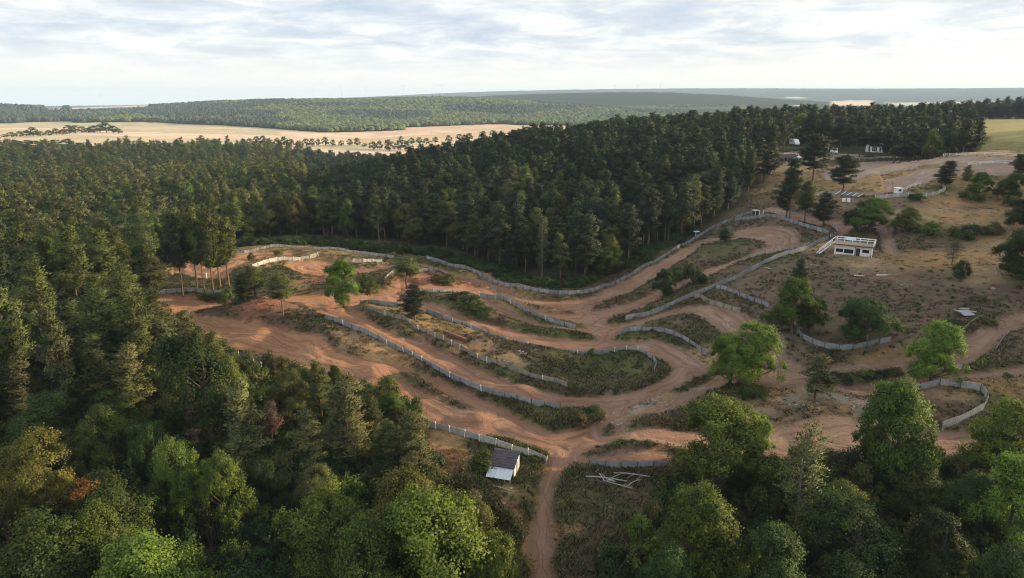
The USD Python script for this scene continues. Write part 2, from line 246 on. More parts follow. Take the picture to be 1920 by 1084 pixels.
def height(x, y):
    a, l = np.arctan2(x, y), np.log(np.maximum(np.hypot(x, y), 1e-6))
    near = (a > NA0 + .01) & (a < NA1 - .01) & (l > NL0 + .01) & (l < NL1 - .01)
    zn = map_coordinates(Z, [(a - NA0) / NDA, (l - NL0) / NDL], order=1, mode='nearest')
    return np.where(near, zn, base_al(a, l) - .3)
def at(px, py):
    """the ground point under a pixel of the survey picture"""
    a, l = hit_base(px, py); p = xy(a, l)
    return np.concatenate([p, height(p[:, 0], p[:, 1])[:, None]], 1)
def at1(px, py): return at(px, py)[0]

# --- what grows or lies on the ground: colour samples spread over the land
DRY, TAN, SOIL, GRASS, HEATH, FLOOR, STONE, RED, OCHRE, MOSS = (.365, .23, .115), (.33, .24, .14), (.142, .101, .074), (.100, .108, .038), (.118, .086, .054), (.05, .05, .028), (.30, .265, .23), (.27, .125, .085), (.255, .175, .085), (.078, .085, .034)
cov = [(600, 610, HEATH), (500, 600, RED), (420, 590, HEATH), (540, 615, SOIL), (620, 645, SOIL), (660, 655, TAN), (690, 665, DRY), (750, 685, DRY), (640, 662, SOIL), (800, 700, SOIL), (880, 740, HEATH), (950, 765, GRASS), (1000, 785, GRASS), (1060, 790, MOSS), (1100, 780, HEATH), (780, 715, MOSS), (850, 755, HEATH),
       (700, 600, HEATH), (720, 580, OCHRE), (740, 605, GRASS), (770, 625, SOIL), (800, 610, OCHRE), (840, 625, OCHRE), (860, 650, DRY), (900, 650, SOIL), (930, 665, SOIL), (960, 690, TAN), (990, 675, SOIL), (1020, 690, HEATH), (1060, 680, MOSS), (1120, 690, GRASS), (1180, 690, GRASS), (1150, 672, MOSS), (1230, 690, MOSS), (1200, 720, HEATH), (1080, 735, HEATH), (940, 705, MOSS), (820, 655, SOIL),
       (850, 560, HEATH), (880, 585, MOSS), (940, 605, HEATH), (1000, 620, GRASS), (1080, 632, GRASS), (1000, 600, GRASS), (1070, 613, GRASS), (940, 570, OCHRE), (960, 563, OCHRE), (1040, 588, OCHRE), (1030, 562, HEATH), (1090, 566, HEATH), (900, 525, OCHRE), (840, 530, RED), (870, 535, RED), (810, 505, GRASS), (700, 530, HEATH), (735, 515, SOIL), (650, 540, SOIL), (590, 525, RED), (560, 540, OCHRE), (610, 545, HEATH), (520, 515, MOSS), (480, 520, MOSS), (480, 500, OCHRE), (560, 486, OCHRE), (620, 480, OCHRE), (700, 488, OCHRE), (450, 490, OCHRE), (420, 540, GRASS), (350, 540, GRASS), (500, 540, HEATH), (780, 525, RED), (760, 490, GRASS), (850, 500, HEATH),
       (1150, 575, HEATH), (1230, 545, HEATH), (1300, 500, HEATH), (1330, 470, MOSS), (1380, 465, MOSS), (1430, 470, SOIL), (1180, 603, MOSS), (1280, 560, MOSS), (1380, 510, HEATH), (1450, 486, MOSS), (1250, 610, HEATH), (1300, 620, SOIL), (1200, 630, GRASS), (1280, 650, MOSS), (1310, 675, TAN), (1300, 570, HEATH), (1350, 566, HEATH), (1480, 430, SOIL), (1400, 425, SOIL),
       (1420, 560, SOIL), (1500, 540, SOIL), (1600, 530, SOIL), (1700, 560, SOIL), (1800, 560, SOIL), (1560, 510, SOIL), (1620, 500, TAN), (1700, 495, OCHRE), (1760, 490, DRY), (1830, 478, DRY), (1880, 465, TAN), (1740, 525, SOIL), (1850, 530, TAN), (1890, 560, SOIL), (1450, 620, SOIL), (1440, 660, STONE), (1480, 660, SOIL), (1560, 680, HEATH), (1600, 640, HEATH), (1700, 640, SOIL), (1750, 600, SOIL), (1820, 600, HEATH), (1880, 650, SOIL), (1900, 660, HEATH), (1850, 690, MOSS), (1650, 704, MOSS), (1580, 706, MOSS), (1660, 668, OCHRE),
       (1660, 470, SOIL), (1720, 470, HEATH), (1780, 465, SOIL), (1850, 450, OCHRE), (1900, 420, OCHRE), (1700, 450, SOIL), (1750, 440, MOSS), (1600, 445, HEATH), (1520, 470, TAN), (1540, 480, SOIL), (1600, 400, SOIL), (1680, 395, SOIL), (1720, 410, TAN), (1760, 400, TAN), (1780, 415, DRY), (1850, 403, DRY), (1800, 385, DRY), (1740, 385, DRY), (1830, 395, SOIL), (1720, 380, SOIL), (1900, 380, OCHRE), (1890, 350, OCHRE), (1840, 340, GRASS), (1780, 350, OCHRE), (1800, 330, TAN), (1637, 348, DRY), (1620, 350, TAN), (1600, 345, OCHRE), (1560, 350, OCHRE), (1520, 345, OCHRE), (1680, 328, OCHRE), (1500, 320, TAN), (1460, 330, OCHRE), (1600, 296, TAN), (1700, 290, TAN), (1780, 290, TAN), (1850, 294, TAN), (1540, 385, TAN), (1500, 395, SOIL), (1480, 380, HEATH), (1560, 405, SOIL), (1720, 355, TAN), (1750, 362, GRASS),
       (1400, 740, MOSS), (1350, 760, HEATH), (1280, 790, HEATH), (1220, 810, SOIL), (1450, 750, DRY), (1470, 745, DRY), (1490, 755, STONE), (1480, 765, STONE), (1440, 770, TAN), (1520, 765, OCHRE), (1600, 755, STONE), (1560, 750, STONE), (1570, 775, OCHRE), (1640, 750, SOIL), (1480, 790, SOIL), (1560, 785, SOIL), (1780, 755, TAN), (1800, 770, SOIL), (1750, 770, SOIL), (1870, 725, DRY), (1900, 740, OCHRE), (1880, 760, GRASS), (1910, 710, OCHRE), (1700, 745, OCHRE), (1830, 830, SOIL), (1160, 800, TAN), (1200, 770, STONE), (1250, 750, TAN), (1140, 820, GRASS), (1290, 725, MOSS), (1170, 860, SOIL), (1220, 858, HEATH), (1130, 856, HEATH),
       (840, 845, DRY), (860, 850, DRY), (880, 860, OCHRE), (840, 880, RED), (900, 875, GRASS), (900, 850, HEATH), (970, 845, GRASS), (1000, 870, MOSS), (990, 900, MOSS), (930, 925, MOSS), (960, 925, OCHRE), (955, 965, RED), (968, 980, DRY), (985, 960, GRASS), (985, 985, OCHRE), (1080, 900, MOSS), (1150, 910, HEATH), (1080, 980, MOSS), (1150, 960, MOSS), (1200, 940, SOIL), (1160, 1010, HEATH), (1060, 1010, OCHRE), (1080, 1060, HEATH), (820, 800, OCHRE), (800, 790, OCHRE), (760, 760, OCHRE), (700, 735, SOIL), (550, 695, HEATH), (480, 675, HEATH), (900, 1000, MOSS), (820, 870, RED), (800, 850, DRY)]
ca, cl = hit_base([c[0] for c in cov], [c[1] for c in cov]); cc = np.array([c[2] for c in cov])
# forest floor
def pr(*pts): return np.array([[col(p), math.log(r)] for p, r in pts])
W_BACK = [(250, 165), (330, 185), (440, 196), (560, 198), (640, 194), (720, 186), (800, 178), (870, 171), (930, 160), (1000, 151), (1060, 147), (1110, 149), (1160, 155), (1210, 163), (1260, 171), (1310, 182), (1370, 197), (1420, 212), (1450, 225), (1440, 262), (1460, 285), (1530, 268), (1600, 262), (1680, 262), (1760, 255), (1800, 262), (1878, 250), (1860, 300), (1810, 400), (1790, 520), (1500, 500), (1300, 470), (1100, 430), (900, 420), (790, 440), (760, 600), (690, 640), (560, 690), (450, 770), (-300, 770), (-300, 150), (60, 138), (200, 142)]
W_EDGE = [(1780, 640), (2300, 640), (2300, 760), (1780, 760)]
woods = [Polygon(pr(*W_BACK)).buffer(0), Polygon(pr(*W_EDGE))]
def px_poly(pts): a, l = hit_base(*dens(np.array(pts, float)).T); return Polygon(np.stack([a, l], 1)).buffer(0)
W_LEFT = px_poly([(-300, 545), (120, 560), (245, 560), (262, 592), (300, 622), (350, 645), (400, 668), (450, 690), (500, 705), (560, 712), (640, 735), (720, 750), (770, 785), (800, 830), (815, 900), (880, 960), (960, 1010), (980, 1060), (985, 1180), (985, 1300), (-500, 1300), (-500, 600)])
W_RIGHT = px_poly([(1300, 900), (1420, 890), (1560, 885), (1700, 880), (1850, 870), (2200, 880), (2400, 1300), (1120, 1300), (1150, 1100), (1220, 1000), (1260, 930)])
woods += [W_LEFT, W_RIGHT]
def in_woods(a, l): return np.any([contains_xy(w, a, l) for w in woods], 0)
ct = cKDTree(np.stack([ca, cl], 1))
dd, ii = ct.query(np.stack([ga.ravel() + (meshkit.noise(P3.reshape(-1, 3) / 2.5, 21) - .5) * .02, gl.ravel() + (meshkit.noise(P3.reshape(-1, 3) / 2.5, 22) - .5) * .02], 1), k=5)
wt = 1 / (dd + .006) ** 3; wt /= wt.sum(1, keepdims=True)
cover = (cc[ii] * wt[..., None]).sum(1).reshape(*ga.shape, 3)
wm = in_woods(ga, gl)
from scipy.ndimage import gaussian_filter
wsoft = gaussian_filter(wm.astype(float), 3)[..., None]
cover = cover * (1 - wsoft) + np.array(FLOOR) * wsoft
# the pale meadow on the hilltop
mead = (ga > col(1800)) & (np.exp(gl) > 258); cover = np.where((mead & ~wm)[..., None], np.array((.25, .23, .10)), cover)
rr_ = np.exp(gl)
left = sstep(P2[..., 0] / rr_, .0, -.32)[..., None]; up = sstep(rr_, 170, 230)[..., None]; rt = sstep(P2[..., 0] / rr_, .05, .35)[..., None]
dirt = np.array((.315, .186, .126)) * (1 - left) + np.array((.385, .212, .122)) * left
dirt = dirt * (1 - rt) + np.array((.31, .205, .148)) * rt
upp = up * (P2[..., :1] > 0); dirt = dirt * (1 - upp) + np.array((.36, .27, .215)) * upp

def primvar(m, name, val):
    UsdGeom.PrimvarsAPI(m).CreatePrimvar(name, Sdf.ValueTypeNames.Color3fArray, 'vertex').Set(Vt.Vec3fArray.FromNumpy(np.asarray(val, np.float32)))
usdkit.material(stage, '/World/Looks/ground', {
    'cov': ('attribute', {'attribute': 'cover'}), 'drt': ('attribute', {'attribute': 'soil'}), 'zn': ('attribute', {'attribute': 'zone'}),
    'zs': ('separate_color', {}), 'dist': ('math', {'math_type': 'multiply_add', 'value2': 8.0, 'value3': -4.0}),
    'g': ('geometry', {}),
    'nedge': ('noise_texture', {'scale': 0.9, 'detail': 5.0, 'roughness': 0.62}),
    'ne': ('math', {'math_type': 'multiply_add', 'value2': 2.6, 'value3': -1.3}),
    'de': ('math', {'math_type': 'add'}),
    'fac': ('map_range', {'range_type': 'smoothstep', 'from_min': -0.7, 'from_max': 0.3, 'clamp': True}),
    # ruts that follow the edge of the track
    'nw': ('noise_texture', {'scale': 0.22, 'detail': 2.0}), 'w0': ('math', {'math_type': 'multiply_add', 'value2': 3.2, 'value3': 0.0}),
    'w': ('math', {'math_type': 'add'}), 'rut': ('noise_texture', {'dimensions': '1D', 'scale': 1.7, 'detail': 4.0, 'roughness': 0.6}),
    'n2': ('noise_texture', {'scale': 0.16, 'detail': 6.0, 'roughness': 0.65}), 'n3': ('noise_texture', {'scale': 2.3, 'detail': 6.0, 'roughness': 0.75}),
    'rr': ('rgb_ramp', {'ramp': [(0.3, (.56, .52, .51)), (0.5, (.98, .98, .98)), (0.72, (1.22, 1.24, 1.26))]}),
    'r2': ('rgb_ramp', {'ramp': [(0.3, (.82, .74, .70)), (0.55, (1, 1, 1)), (0.75, (1.14, 1.18, 1.2))]}),
    'd1': ('mix_color', {'blend_type': 'multiply', 'fac': 0.75, 'use_clamp': False}), 'd2': ('mix_color', {'blend_type': 'multiply', 'fac': 1.0, 'use_clamp': False}),
    'r3': ('rgb_ramp', {'ramp': [(0.25, (.74, .72, .68)), (0.5, (1, 1, 1)), (0.75, (1.28, 1.25, 1.15))]}),
    'r4': ('rgb_ramp', {'ramp': [(0.32, (.62, .72, .6)), (0.5, (1, 1, 1)), (0.7, (1.3, 1.2, 1.05))]}),
    'c1': ('mix_color', {'blend_type': 'multiply', 'fac': 1.0, 'use_clamp': False}), 'c2': ('mix_color', {'blend_type': 'multiply', 'fac': 1.0, 'use_clamp': False}),
    'n4': ('noise_texture', {'scale': 0.45, 'detail': 5.0, 'roughness': 0.7}),
    'mix': ('mix_color', {'use_clamp': False}),
    'hb': ('math', {'math_type': 'multiply_add', 'value2': 0.6}),
    'bump': ('bump', {'strength': 0.9, 'distance': 0.55}),
    'p': ('principled_bsdf', {'roughness': 0.95, 'specular_ior_level': 0.12}),
}, [('zn.color', 'zs.color'), ('zs.r', 'dist.value1'), ('g.position', 'nedge.vector'), ('nedge.fac', 'ne.value1'), ('dist.value', 'de.value1'), ('ne.value', 'de.value2'), ('de.value', 'fac.value'),
    ('g.position', 'nw.vector'), ('nw.fac', 'w0.value1'), ('dist.value', 'w.value1'), ('w0.value', 'w.value2'), ('w.value', 'rut.w'),
    ('g.position', 'n2.vector'), ('g.position', 'n3.vector'), ('g.position', 'n4.vector'), ('rut.fac', 'rr.fac'), ('n2.fac', 'r2.fac'), ('drt.color', 'd1.a'), ('rr.color', 'd1.b'), ('d1.result', 'd2.a'), ('r2.color', 'd2.b'),
    ('n3.fac', 'r3.fac'), ('n4.fac', 'r4.fac'), ('cov.color', 'c1.a'), ('r3.color', 'c1.b'), ('c1.result', 'c2.a'), ('r4.color', 'c2.b'),
    ('fac.result', 'mix.fac'), ('c2.result', 'mix.a'), ('d2.result', 'mix.b'), ('rut.fac', 'hb.value1'), ('n3.fac', 'hb.value3'), ('hb.value', 'bump.height'), ('bump.normal', 'p.normal'), ('mix.result', 'p.base_color')], surface='p.BSDF')
nA, nL = ga.shape
vid = np.arange(nA * nL).reshape(nA, nL)
quad = np.stack([vid[:-1, :-1], vid[:-1, 1:], vid[1:, 1:], vid[1:, :-1]], -1).reshape(-1, 4)[:, ::-1]
V = np.concatenate([P2, Z[..., None]], -1).reshape(-1, 3)
ok = {k: np.asarray(v).ravel() for k, v in inside.items()}
claimed = np.zeros(len(quad), bool)
zone = np.clip((D.ravel() + 4) / 8, 0, 1)[:, None].repeat(3, 1)
def land(name, q):
    u, inv = np.unique(q, return_inverse=True)
    m = usdkit.mesh(stage, '/World/' + numbered('/World', name), (V[u], inv.reshape(-1, 4)), '/World/Looks/ground', True)
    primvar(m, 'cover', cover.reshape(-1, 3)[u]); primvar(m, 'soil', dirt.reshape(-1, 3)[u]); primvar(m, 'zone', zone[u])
    return tag(m, kind='structure')
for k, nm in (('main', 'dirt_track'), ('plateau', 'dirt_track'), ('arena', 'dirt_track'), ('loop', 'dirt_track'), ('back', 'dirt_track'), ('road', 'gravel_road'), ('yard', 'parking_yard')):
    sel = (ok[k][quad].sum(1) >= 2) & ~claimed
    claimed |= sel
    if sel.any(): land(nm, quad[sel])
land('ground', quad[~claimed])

# --- the far country: one coarse sheet that reaches the horizon
far_z = BASE - .3
fa, fl = aa, ll; F2 = xy(fa, fl); fr = np.exp(fl)
FIELD_A, FIELD_B, FIELD_C, FIELD_D = (.68, .51, .38), (.60, .48, .34), (.50, .43, .29), (.62, .44, .33)
WOODC = (.030, .041, .026)
hb_px = np.array([-400, 0, 60, 125, 126, 300, 440, 600, 700, 800, 940, 1100, 1300])
hb_r = np.array([2000, 2000, 2050, 2050, 1950, 1850, 1600, 1290, 1330, 1400, 1560, 1600, 1500])
pxg = 960 + FOC * np.tan(np.clip(fa, -1.4, 1.4)) * 1.0 / math.cos(PITCH) * math.cos(PITCH)
base_r = np.interp(fa, [float(col(p)) for p in hb_px], hb_r)
isfield = (fr > 640) & (fr < base_r) & (fa < col(1350))
FP3 = np.concatenate([F2, np.zeros_like(F2[..., :1])], -1)
cell = np.floor(F2[..., 1] / 170 + .25 * F2[..., 0] / 300) * 7.3 + np.floor(F2[..., 0] / 330 + .3 * F2[..., 1] / 300) * 13.7
ch = np.abs(np.sin(cell * 12.9898) * 43758.5453) % 1
fc = np.array([FIELD_A, FIELD_B, FIELD_C, FIELD_D])[(ch * 4).astype(int) % 4]
fcov = np.where(isfield[..., None], fc, np.array(WOODC))
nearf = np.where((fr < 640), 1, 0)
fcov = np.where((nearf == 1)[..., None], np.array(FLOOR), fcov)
fieldmask = isfield.copy()
def far_patch(pts, c):
    global fcov, fieldmask
    w = contains_xy(px_poly(pts), fa, fl); fcov = np.where(w[..., None], np.array(c), fcov); fieldmask |= w
far_patch([(690, 250), (760, 245), (760, 239), (940, 232), (975, 236), (800, 246), (700, 258)], FIELD_D)
far_patch([(640, 262), (800, 252), (990, 238), (1000, 246), (900, 256), (700, 272)], (.56, .42, .27))
far_patch([(560, 272), (700, 270), (700, 281), (560, 281)], FIELD_C)
far_patch([(70, 205), (118, 203), (118, 209), (100, 210)], FIELD_A); far_patch([(118, 203), (280, 197.5), (275, 200), (122, 205)], FIELD_A); far_patch([(120, 211), (152, 211), (150, 214), (110, 213)], FIELD_B); far_patch([(160, 219), (207, 219), (205, 222), (170, 221)], FIELD_B)
far_patch([(1565, 189), (1640, 188), (1640, 198), (1555, 198)], FIELD_A); far_patch([(1660, 193), (1900, 190), (1900, 197), (1660, 199)], FIELD_C); far_patch([(1475, 182), (1512, 182), (1510, 185), (1475, 184)], FIELD_A); far_patch([(1490, 197), (1510, 197), (1506, 199), (1488, 199)], FIELD_A); far_patch([(1230, 203), (1290, 202), (1290, 205), (1240, 206)], (.16, .17, .07))
far_patch([(1800, 224), (1990, 221), (1990, 296), (1850, 292), (1868, 275), (1845, 250)], (.27, .25, .11))
wobble = np.where(fieldmask, 0, (meshkit.fbm(FP3 / 60, 4, 31) - .5) * np.clip(fr / 500, 0, 14)) * (fr > 3000)
far_z = far_z + wobble
usdkit.material(stage, '/World/Looks/country', {
    'cov': ('attribute', {'attribute': 'cover'}), 'g': ('geometry', {}),
    'mp': ('mapping', {'scale': (1.0, 1.0, 0.2), 'rotation': (0, 0, .5)}),
    'n1': ('noise_texture', {'scale': 0.018, 'detail': 9.0, 'roughness': 0.72}), 'n2': ('noise_texture', {'scale': 0.0035, 'detail': 3.0}),
    'r1': ('rgb_ramp', {'ramp': [(0.3, (.6, .62, .6)), (0.5, (1, 1, 1)), (0.7, (1.35, 1.3, 1.2))]}),
    'r2': ('rgb_ramp', {'ramp': [(0.35, (.85, .9, .9)), (0.65, (1.12, 1.05, 1.0))]}),
    'c1': ('mix_color', {'blend_type': 'multiply', 'fac': 0.8, 'use_clamp': False}), 'c2': ('mix_color', {'blend_type': 'multiply', 'fac': 1.0, 'use_clamp': False}),
    'p': ('principled_bsdf', {'roughness': 1.0, 'specular_ior_level': 0.05}),
}, [('g.position', 'mp.vector'), ('mp.vector', 'n1.vector'), ('mp.vector', 'n2.vector'), ('n1.fac', 'r1.fac'), ('n2.fac', 'r2.fac'), ('cov.color', 'c1.a'), ('r1.color', 'c1.b'), ('c1.result', 'c2.a'), ('r2.color', 'c2.b'), ('c2.result', 'p.base_color')], surface='p.BSDF')
fid = np.arange(fa.size).reshape(fa.shape)
fq = np.stack([fid[:-1, :-1], fid[:-1, 1:], fid[1:, 1:], fid[1:, :-1]], -1).reshape(-1, 4)[:, ::-1]
FV = np.concatenate([F2, far_z[..., None]], -1).reshape(-1, 3)
flat_a, flat_l = fa.ravel()[fq], fl.ravel()[fq]
incl = ((flat_a > NA0 + .012) & (flat_a < NA1 - .012) & (flat_l > NL0 + .02) & (flat_l < NL1 - .02)).all(1)
def country(name, q):
    u, inv = np.unique(q, return_inverse=True)
    m = usdkit.mesh(stage, '/World/' + numbered('/World', name), (FV[u], inv.reshape(-1, 4)), '/World/Looks/country', True)
    primvar(m, 'cover', fcov.reshape(-1, 3)[u]); return tag(m, kind='structure')
hillq = flat_l.mean(1) > math.log(1230)
fm = fieldmask.ravel()[fq].sum(1) >= 2
country('field', fq[~incl & fm]); country('hills', fq[~incl & ~fm & hillq]); country('ground', fq[~incl & ~fm & ~hillq])
# ------------------------------------------------------------------ materials of things
def plain(name, col, rough=.8, var=.12, scale=3.0, metal=0.0, bump=0.0, spec=.3):
    c = np.array(col)
    n = {'g': ('texture_coordinate', {}), 'n': ('noise_texture', {'scale': scale, 'detail': 5.0, 'roughness': .65}), 'r': ('rgb_ramp', {'ramp': [(.3, tuple(c * (1 - var))), (.5, tuple(c)), (.72, tuple(np.minimum(c * (1 + var), .95)))]}),
         'o': ('object_info', {}), 'ov': ('math', {'math_type': 'multiply_add', 'value2': var * 1.4, 'value3': 1 - var * .7}), 'h': ('hsv', {}), 'p': ('principled_bsdf', {'roughness': rough, 'metallic': metal, 'specular_ior_level': spec})}
    L = [('g.object', 'n.vector'), ('n.fac', 'r.fac'), ('r.color', 'h.color'), ('o.random', 'ov.value1'), ('ov.value', 'h.value'), ('h.color', 'p.base_color')]
    if bump:
        n['b'] = ('bump', {'strength': bump, 'distance': .05}); L += [('n.fac', 'b.height'), ('b.normal', 'p.normal')]
    usdkit.material(stage, '/World/Looks/' + name, n, L, surface='p.BSDF')
def leaf(name, dark, lightc, trans=.40, hue=.018):
    usdkit.material(stage, '/World/Looks/' + name, {
        't': ('attribute', {'attribute': 'tone'}), 's': ('separate_color', {}), 'r': ('rgb_ramp', {'ramp': [(0, dark), (1, lightc)]}), 'o': ('object_info', {}),
        'hu': ('math', {'math_type': 'multiply_add', 'value2': 2 * hue, 'value3': .5 - hue}), 'w': ('white_noise_texture', {'dimensions': '1D'}), 'ov': ('math', {'math_type': 'multiply_add', 'value2': .75, 'value3': .62}), 'h': ('hsv', {}),
        'p': ('principled_bsdf', {'roughness': .62, 'specular_ior_level': .25}), 'tr': ('translucent_bsdf', {}), 'm': ('mix_closure', {'fac': trans})},
        [('t.color', 's.color'), ('s.r', 'r.fac'), ('r.color', 'h.color'), ('o.random', 'hu.value1'), ('hu.value', 'h.hue'), ('o.random', 'w.w'), ('w.value', 'ov.value1'), ('ov.value', 'h.value'), ('h.color', 'p.base_color'), ('h.color', 'tr.color'), ('p.BSDF', 'm.closure1'), ('tr.BSDF', 'm.closure2')], surface='m.closure')
leaf('leaf_mid', (.040, .062, .012), (.140, .196, .034))
leaf('leaf_bright', (.060, .098, .015), (.195, .275, .042))
leaf('leaf_dark', (.024, .046, .014), (.072, .120, .028))
leaf('leaf_yellow', (.066, .074, .014), (.205, .205, .042))
leaf('leaf_olive', (.062, .066, .020), (.155, .150, .048))
leaf('leaf_autumn', (.14, .070, .014), (.46, .22, .045))
leaf('needle_dark', (.022, .036, .018), (.060, .084, .036), .14)  # kept extra dark: part of the shaded wood's shade is in this colour
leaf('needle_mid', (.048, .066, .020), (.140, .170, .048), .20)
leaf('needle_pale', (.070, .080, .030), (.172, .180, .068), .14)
leaf('needle_dead', (0.115, 0.095, 0.084), (0.270, 0.223, 0.196), .05, .01)
leaf('needle_rust', (.10, .055, .040), (.22, .125, .092), .08, .01)
leaf('far_leaf', (.046, .062, .024), (.120, .145, .050), .0, .03)
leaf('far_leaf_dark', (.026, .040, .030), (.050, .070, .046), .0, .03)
leaf('weed_green', (.045, .06, .016), (.12, .15, .035), .2)
leaf('weed_dry', (.16, .10, .045), (.36, .24, .10), .2)
leaf('weed_dark', (.066, .056, .030), (.155, .128, .070), .2)
plain('bark', (.085, .062, .048), .95, .3, 6.0); plain('bark_pine', (.135, .082, .056), .95, .3, 5.0); plain('bark_grey', (.17, .155, .14), .95, .25, 6.0)
plain('fence_grey', (.225, .235, .25), .8, .26, 1.6); plain('fence_pale', (.32, .32, .30), .8, .26, 1.6); plain('fence_tan', (.23, .21, .165), .85, .28, 1.6)
plain('post_dark', (.10, .085, .07), .9, .25, 4); plain('post_white', (.74, .73, .70), .7, .12, 4)
plain('wall_cream', (.66, .60, .545), .85, .18, 2.0); plain('paint_white', (.78, .78, .77), .6, .06, 3); plain('fascia_brown', (.12, .055, .035), .7, .2, 4); plain('roof_felt', (.23, .22, .185), .95, .2, 3)
plain('dark_pane', (.012, .014, .022), .15, .1, 2, 0, 0, .5); plain('door_dark', (.02, .025, .04), .5, .2, 2); plain('sign_blue', (.62, .72, .82), .5, .05, 2)
plain('shingle', (.075, .068, .085), .92, .28, 9); plain('tin', (.50, .545, .60), .42, .10, 4, .35); plain('plaster', (.66, .61, .52), .9, .12, 3); plain('door_grey', (.20, .225, .23), .8, .15, 3); plain('wood_dark', (.055, .045, .04), .9, .2, 5)
plain('log_grey', (.27, .255, .245), .9, .22, 5, 0, .4); plain('log_dark', (.10, .085, .085), .9, .25, 5); plain('stone_pale', (.30, .28, .26), .9, .15, 4); plain('soil_block', (.16, .085, .06), .95, .25, 6)
plain('car_white', (.80, .81, .82), .25, .03, 1, 0, 0, .5); plain('car_dark', (.02, .022, .026), .3, .1, 1); plain('tyre', (.015, .015, .015), .8, .1, 3); plain('roof_red', (.36, .13, .09), .85, .15, 4); plain('canvas_dark', (.045, .04, .055), .85, .15, 2); plain('awning_grey', (.10, .115, .13), .5, .1, 3); plain('mast', (.62, .64, .66), .6, .02, 1); plain('post_green', (.03, .07, .055), .8, .15, 3); plain('plank', (.33, .31, .28), .9, .15, 6); plain('tarp_blue', (.22, .23, .29), .7, .2, 3)

# ------------------------------------------------------------------ trees: one source of each kind, under class prims
UsdGeom.Scope.Define(stage, '/World/Looks')
def leafmesh(path, c, n, size, aspect, tone, mat, tri=False, axis=None, bend=None):
    """many small leaf faces; n gives the shading normal of each"""
    N = len(c); rs = np.random.default_rng(N + 5)
    n = n / (np.linalg.norm(n, axis=1, keepdims=True) + 1e-9)
    rnd = rs.normal(size=(N, 3)) if axis is None else axis
    fn = n + rs.normal(size=(N, 3)) * .75; fn /= np.linalg.norm(fn, axis=1, keepdims=True)
    u = rnd - (rnd * fn).sum(1, keepdims=True) * fn if axis is None else rnd
    u /= np.linalg.norm(u, axis=1, keepdims=True) + 1e-9
    w = np.cross(fn, u); w /= np.linalg.norm(w, axis=1, keepdims=True) + 1e-9
    s = size[:, None]
    if tri:
        v = np.stack([c + w * s * aspect * .5, c - w * s * aspect * .5, c + u * s], 1); k = 3
        idx = np.arange(N * 3)
    else:
        v = np.stack([c - u * s * .5, c - w * s * aspect * .5, c + u * s * .5, c + w * s * aspect * .5], 1); k = 4
        idx = np.arange(N * 4)
    m = UsdGeom.Mesh.Define(stage, path)
    m.CreatePointsAttr(Vt.Vec3fArray.FromNumpy(v.reshape(-1, 3).astype(np.float32)))
    m.CreateFaceVertexCountsAttr(Vt.IntArray.FromNumpy(np.full(N, k, np.int32))); m.CreateFaceVertexIndicesAttr(Vt.IntArray.FromNumpy(idx.astype(np.int32)))
    m.CreateSubdivisionSchemeAttr('none')
    sn = n * .75 + fn * .45; sn /= np.linalg.norm(sn, axis=1, keepdims=True)
    m.CreateNormalsAttr(Vt.Vec3fArray.FromNumpy(np.repeat(sn, k, 0).astype(np.float32))); m.SetNormalsInterpolation('vertex')
    primvar(m, 'tone', np.repeat(np.stack([tone, tone, tone], 1), k, 0))
    UsdShade.MaterialBindingAPI.Apply(m.GetPrim()).Bind(UsdShade.Material.Get(stage, '/World/Looks/' + mat))
    return m
def cls(name):
    p = '/World/kinds_' + name; stage.CreateClassPrim(p); return p
def branches(path, name, tubes, mat): usdkit.mesh(stage, path + '/' + name, join(*tubes), '/World/Looks/' + mat, True)
def unit(rs, n): d = rs.normal(size=(n, 3)); return d / np.linalg.norm(d, axis=1, keepdims=True)
